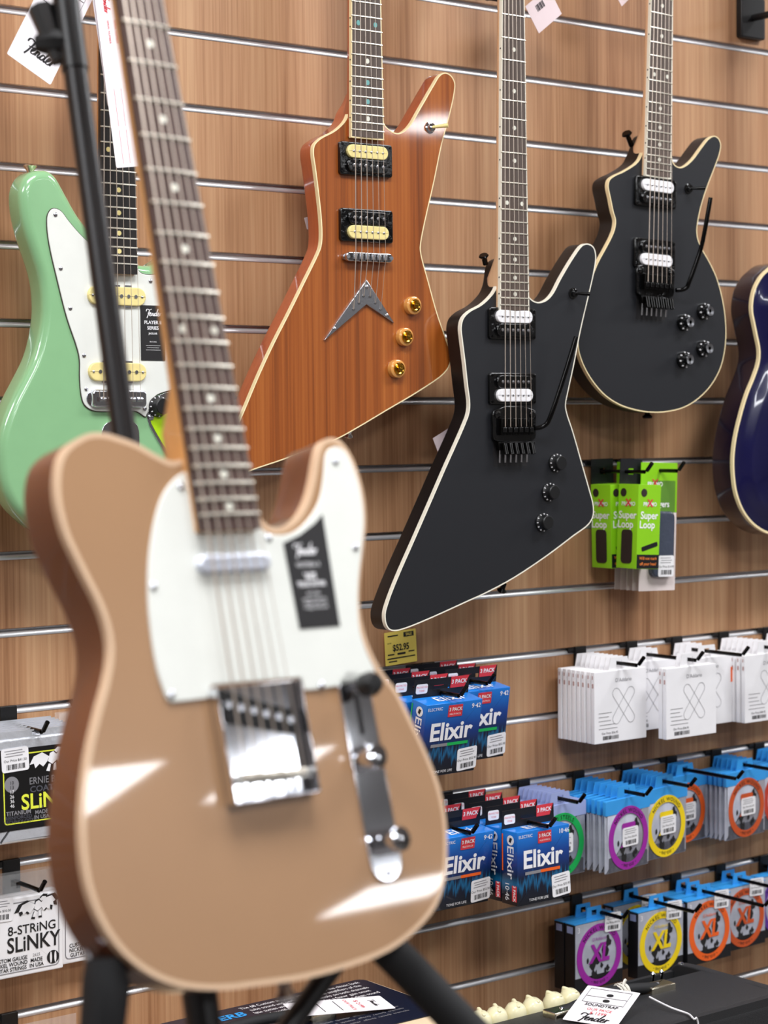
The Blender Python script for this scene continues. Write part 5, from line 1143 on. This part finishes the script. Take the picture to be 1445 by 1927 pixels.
# ------------------------------------------------------------------ amplifiers
def black_amp():
    x0, x1, yf, yl, yb, zt = 1.735, 2.195, -0.452, -0.292, -0.232, 0.38
    t = thing('guitar_amplifier', 'black amplifier with cream control knobs and carry handle in the lower right corner', 'amplifier', Matrix.Translation(((x0+x1)/2, yf, 0)))
    hw = (x1-x0)/2; dp = yb-yf; dl = yl-yf
    # shell: side cheeks, front top, floor and back, in uvw with w measured out of the front (front at 0)
    for sd in (-1, 1):
        prof = smooth([(0.0, 0.0), (0.0, zt-0.02), (0.004, zt-0.006), (0.018, zt), (0.10, zt), (dp-0.018, zt), (dp-0.005, zt-0.006), (dp, zt-0.02), (dp, 0.0)], 3, False)
        T = Matrix.Translation((sd*hw-(0.018 if sd > 0 else 0), 0, 0)) @ Matrix(((0, 0, 1, 0), (0, 1, 0, 0), (-1, 0, 0, 0), (0, 0, 0, 1)))
        MB(T).prism(prof, 0.0, 0.018, 0.002, 0.002).obj('side_panel', 'tolex', t)
    MB().box(-hw+0.017, hw-0.017, 0.02, zt-0.018, -0.02, -0.004).obj('front_baffle', 'grille_cloth', t)
    T = Matrix(((1, 0, 0, 0), (0, 0, 1, 0), (0, -1, 0, 0), (0, 0, 0, 1)))      # prism outline (u, depth) -> lies flat
    MB().box(-hw, hw, zt-0.04, zt, -0.012, 0.0, 0.0).obj('front_rail', 'tolex', t)
    mb = MB(); rings = []
    prof = [(0.001, zt-0.045), (0.0005, zt-0.018), (0.0, zt-0.012), (-0.0025, zt-0.005), (-0.007, zt-0.0012), (-0.013, zt+0.0006), (-dl+0.004, zt+0.0006), (-dl+0.0005, zt-0.001), (-dl, zt-0.004), (-dl, zt-0.02), (-dl+0.012, zt-0.02), (-0.014, zt-0.016), (-0.012, zt-0.045)]
    mb.loft([[(u, v, ww) for ww, v in prof] for u in (-hw, hw)]).obj('top_panel', 'tolex', t)
    ch = MB().loft([[(u, v, ww) for ww, v in ((-dl, zt-0.06), (-dl, zt-0.030), (-dp+0.008, zt-0.022), (-dp+0.008, zt-0.06))] for u in (-hw+0.018, hw-0.018)]).obj('control_panel', 'black_metal', t)
    MB().box(-hw+0.017, hw-0.017, 0.02, zt-0.012, -dp, -dp+0.008).obj('back_panel', 'tolex', t)
    MB().box(-hw+0.002, hw-0.002, 0.006, 0.022, -dp+0.002, -0.002).obj('bottom_panel', 'tolex', t)
    for sx in (-1, 1):
        for ww in (-0.03, -dp+0.03): MB(Matrix.Translation((sx*(hw-0.04), 0, ww)) @ Matrix.Rotation(R_(90), 4, 'X')).lathe(0, 0, [(0.012, -0.008), (0.012, 0.0)], 14).obj('rubber_foot', 'black_rubber', t)
    # pointer knobs standing in the recess
    Rk = Matrix.Rotation(R_(-78), 4, 'X')
    def at(x, y, zz=0.0): return x-(x0+x1)/2, yf-y
    for px in (928, 957, 992, 1024, 1063, 1092):
        q = flatpt(px, 1912-(px-940)*0.268, zt+0.012); u, ww = q.x-(x0+x1)/2, -(dl+0.020)
        T = Matrix.Translation((u, zt-0.026, ww)) @ Rk @ Matrix.Rotation(random.uniform(-0.6, 0.6), 4, 'Z')
        kb = MB(T).lathe(0, 0, [(0.0165, 0.002), (0.0168, 0.020), (0.0158, 0.030), (0.0125, 0.0375), (0.007, 0.0415), (0.001, 0.0425)], 24).obj('control_knob', 'cream_knob', ch)
        MB(T).prism(rrect(-0.0030, 0.0030, -0.010, 0.0145, 0.003), 0.030, 0.0425, 0.002).obj('knob_pointer', 'cream_knob', kb)
    for px, py in ((1237, 1832), (1257, 1829)):
        q = flatpt(px, py, zt+0.006); u = q.x-(x0+x1)/2; 
        T = Matrix.Translation((u, zt-0.028, -(dl+0.026))) @ Matrix.Rotation(R_(-84), 4, 'X')
        MB(T).lathe(0, 0, [(0.0055, 0), (0.0055, 0.006), (0.0022, 0.006), (0.0026, 0.028), (0.0036, 0.032), (0.001, 0.035)], 14).obj('toggle_switch', 'chrome', ch)
    for px, py in ((1229, 1845), (1248, 1841), (1281, 1814)):
        q = flatpt(px, py, zt); T = Matrix.Translation((min(q.x-(x0+x1)/2, hw-0.012), zt+0.0002 if px > 1270 else zt-0.024, -(q.y-yf) if px > 1270 else -(dl+0.02))) @ Matrix.Rotation(R_(-90), 4, 'X')
        MB(T).lathe(0, 0, [(0.0045, 0), (0.004, 0.0018), (0.001, 0.0026)], 12).obj('screw', 'chrome', t)
    # handle
    ca, cb = flatpt(1062, 1907, zt+0.004), flatpt(1232, 1857, zt+0.004)
    ym = -((ca.y+cb.y)/2-yf); ua, ub = ca.x-(x0+x1)/2, cb.x-(x0+x1)/2
    hd = MB().tube(smooth([Vector((ua, zt+0.004, ym)), Vector((ua+0.03, zt+0.009, ym)), Vector(((ua+ub)/2, zt+0.015, ym)), Vector((ub-0.03, zt+0.009, ym)), Vector((ub, zt+0.004, ym))], 4, False), 0.0075, 10).obj('handle', 'black_rubber', t)
    for u in (ua, ub):
        MB(Matrix.Translation((u, zt+0.0005, ym)) @ Matrix.Rotation(R_(-90), 4, 'X')).prism(rrect(-0.024, 0.024, -0.0135, 0.0135, 0.002), 0.0, 0.0095, 0.002).obj('handle_cap', 'nickel_plate', hd)
        MB(Matrix.Translation((u, zt+0.010, ym)) @ Matrix.Rotation(R_(-90), 4, 'X')).lathe(0, 0, [(0.0035, 0), (0.003, 0.0014), (0.001, 0.002)], 12).obj('cap_screw', 'chrome', hd)
    # hang tag tied to the handle
    BL, BR = flatpt(1058, 1918, zt+0.004), flatpt(1159, 1934, zt+0.004); TL = flatpt(1099, 1853, zt+0.030)
    tg, W, H = flat('hang_tag', 'white soundtrap price tag tied with cotton string to the black amplifier handle', 'hang tag', BL, BR, TL, 'paper', 0.002, group='paper hang tags')
    script_word(tg, W*0.52, H*0.13, 0.0006, W*0.26, 'ink_black'); text(tg, '$ 1299', W*0.54, H*0.27, 0.0006, H*0.10, 'ink_red'); text(tg, 'OUR PRICE', W*0.52, H*0.37, 0.0006, H*0.085, 'ink_red'); text(tg, 'SOUNDTRAP', W*0.50, H*0.49, 0.0006, H*0.095, 'ink_black', bold=0.02)
    for a, b, c, d_ in ((0.1, 0.88, 0.55, 0.556), (0.1, 0.88, 0.72, 0.726), (0.1, 0.88, 0.93, 0.936), (0.1, 0.106, 0.55, 0.936), (0.875, 0.88, 0.55, 0.936)): MB().box(W*a, W*b, H*c, H*d_, 0.0003, 0.0006).obj('rule', 'ink_black', tg)
    for vv in (0.64, 0.80): MB().prism(circle(W*0.52, H*vv, W*0.065, 18, H*0.04), 0.0003, 0.0006).obj('oval', 'ink_black', tg)
    st = thing('tag_string', 'white cotton string knotted round the amplifier handle', 'string', Matrix.Translation(((x0+x1)/2, yf, 0)))
    kc = flatpt(1208, 1868, zt+0.02); ku, kw = kc.x-(x0+x1)/2, ym
    for i in range(5):
        pts = []
        for k in range(15):
            a = 2*math.pi*k/14; pts.append((ku-0.006+0.0035*i+random.uniform(-0.001, 0.001), zt+0.010+0.0115*math.sin(a)+(0.002 if i % 2 else 0), kw+0.0115*math.cos(a)))
        MB().tube(pts, 0.0016, 6).obj('loop', 'cotton', st)
    MB().tube(smooth([Vector((ku-0.002, zt+0.02, kw+0.006)), Vector((ku+0.004, zt+0.028, kw+0.004)), Vector((ku+0.010, zt+0.026, kw)), Vector((ku+0.006, zt+0.020, kw-0.002))], 4, False), 0.002, 6).obj('knot', 'cotton', st)
    pth = [flatpt(*q) for q in ((1222, 1876, zt+0.012), (1262, 1896, zt+0.006), (1295, 1908, zt+0.003), (1306, 1918, zt+0.0035))]
    pts = [Vector((p.x-(x0+x1)/2, p.z, -(p.y-yf))) for p in pth]; e = pts[-1]
    pts += [Vector((e.x+0.012, zt+0.001, 0.0045)), Vector((e.x+0.016, zt-0.03, 0.006)), Vector((e.x+0.016, zt-0.06, 0.006))]
    MB().tube(smooth(pts, 4, False), 0.0014, 6).obj('tail', 'card_white', st)
black_amp()
def cream_amp():
    zt = 0.42; x0, x1, y0, y1 = 1.20, 1.678, -0.385, -0.120
    t = thing('guitar_amplifier', 'cream covered amplifier under a dark blue leaflet at the bottom centre', 'amplifier', Matrix.Translation(((x0+x1)/2, y0, 0)))
    hw = (x1-x0)/2; dp = y1-y0; xc = (x0+x1)/2
    mb = MB(); out = [(0.0, 0.006), (0.0, zt-0.012), (-0.004, zt-0.003), (-0.012, zt), (-dp+0.012, zt), (-dp+0.004, zt-0.003), (-dp, zt-0.012), (-dp, 0.006)]
    mb.loft([[(u, v, ww) for ww, v in out] for u in (-hw, hw)]).obj('cabinet', 'cream_tolex', t)
    MB().box(-hw+0.03, hw-0.03, 0.03, zt-0.09, 0.0, 0.004, 0.004).obj('grille', 'grille_cloth', t)
    pn = MB().box(-hw+0.03, hw-0.03, zt-0.08, zt-0.03, 0.0, 0.003).obj('control_panel', 'black_metal', t)
    for i in range(6): MB().lathe(-hw+0.08+0.06*i, zt-0.055, [(0.012, 0.003), (0.010, 0.016), (0.002, 0.017)], 18).obj('control_knob', 'black_plastic', pn)
    ca = flatpt(600, 1908, zt+0.006); u = ca.x-xc; ww = -(ca.y-y0)
    hd = MB().tube(smooth([Vector((u, zt+0.004, ww)), Vector((u-0.04, zt+0.012, ww)), Vector((u-0.10, zt+0.016, ww)), Vector((u-0.17, zt+0.012, ww)), Vector((u-0.21, zt+0.004, ww))], 4, False), 0.007, 10).obj('handle', 'black_rubber', t)
    for uu in (u, u-0.21): MB(Matrix.Translation((uu, zt+0.001, ww)) @ Matrix.Rotation(R_(-90), 4, 'X')).prism(rrect(-0.020, 0.020, -0.013, 0.013, 0.003), 0, 0.011, 0.003).obj('handle_cap', 'nickel_plate', hd)
    for sx in (-1, 1):
        for w2 in (-0.03, -dp+0.03): MB(Matrix.Translation((sx*(hw-0.04), 0, w2)) @ Matrix.Rotation(R_(90), 4, 'X')).lathe(0, 0, [(0.012, -0.008), (0.012, 0.0)], 14).obj('rubber_foot', 'black_rubber', t)
    # leaflet lying on top
    zz = zt+0.0015
    BL = Vector((1.335, -0.316, zz)); BR = Vector((1.674, -0.316, zz)); TL = Vector((1.335, -0.121, zz))
    lf, W, H = flat('leaflet', 'dark navy product leaflet with white lines and blue title on the cream amplifier', 'leaflet', BL, BR, TL, 'navy_card', 0.012)
    text(lf, 'REVERB', W*0.22, H*0.82, 0.0004, H*0.13, 'cyan_ink', bold=0.03, shear=0.2); text(lf, 'AMP', W*0.30, H*0.66, 0.0004, H*0.13, 'cyan_ink', bold=0.03, shear=0.2)
    for i, s in enumerate(('The 68 Custom amplifier pays tribute to the classic look', 'tube sound and performance of the amplifiers of the', 'late sixties with reverb and tremolo on both channels', 'and modified tone circuitry for a faster gain onset', 'made for players who want warm bright clean sound')):
        text(lf, s, W*0.66, H*(0.93-0.07*i), 0.0004, H*0.062, 'card_white', sx=0.72)
    for i in range(3): text(lf, 'footswitch included  speaker  effects  reverb  tremolo', W*0.62, H*(0.30-0.06*i), 0.0004, H*0.04, 'ink_grey')
    BL, BR, TL = flatpt(560, 1913, zt+0.016), flatpt(745, 1897, zt+0.004), flatpt(528, 1889, zt+0.022)
    tg, W, H = flat('hang_tag', 'white price tag lying across the dark navy leaflet', 'hang tag', BL, BR, TL, 'paper', 0.002, group='paper hang tags')
    for uu in (0.12, 0.30, 0.48): MB().box(W*uu, W*(uu+0.006), H*0.15, H*0.85, 0.0003, 0.0006).obj('rule', 'ink_black', tg)
    text(tg, 'OUR PRICE', W*0.60, H*0.5, 0.0006, H*0.16, 'ink_red', rot=-math.pi/2); text(tg, '$ 2199', W*0.70, H*0.5, 0.0006, H*0.2, 'ink_red', rot=-math.pi/2); script_word(tg, W*0.85, H*0.5, 0.0006, H*0.22, 'ink_black', -math.pi/2)
    BLb = flatpt(445, 1895, zt+0.01)
cream_amp()
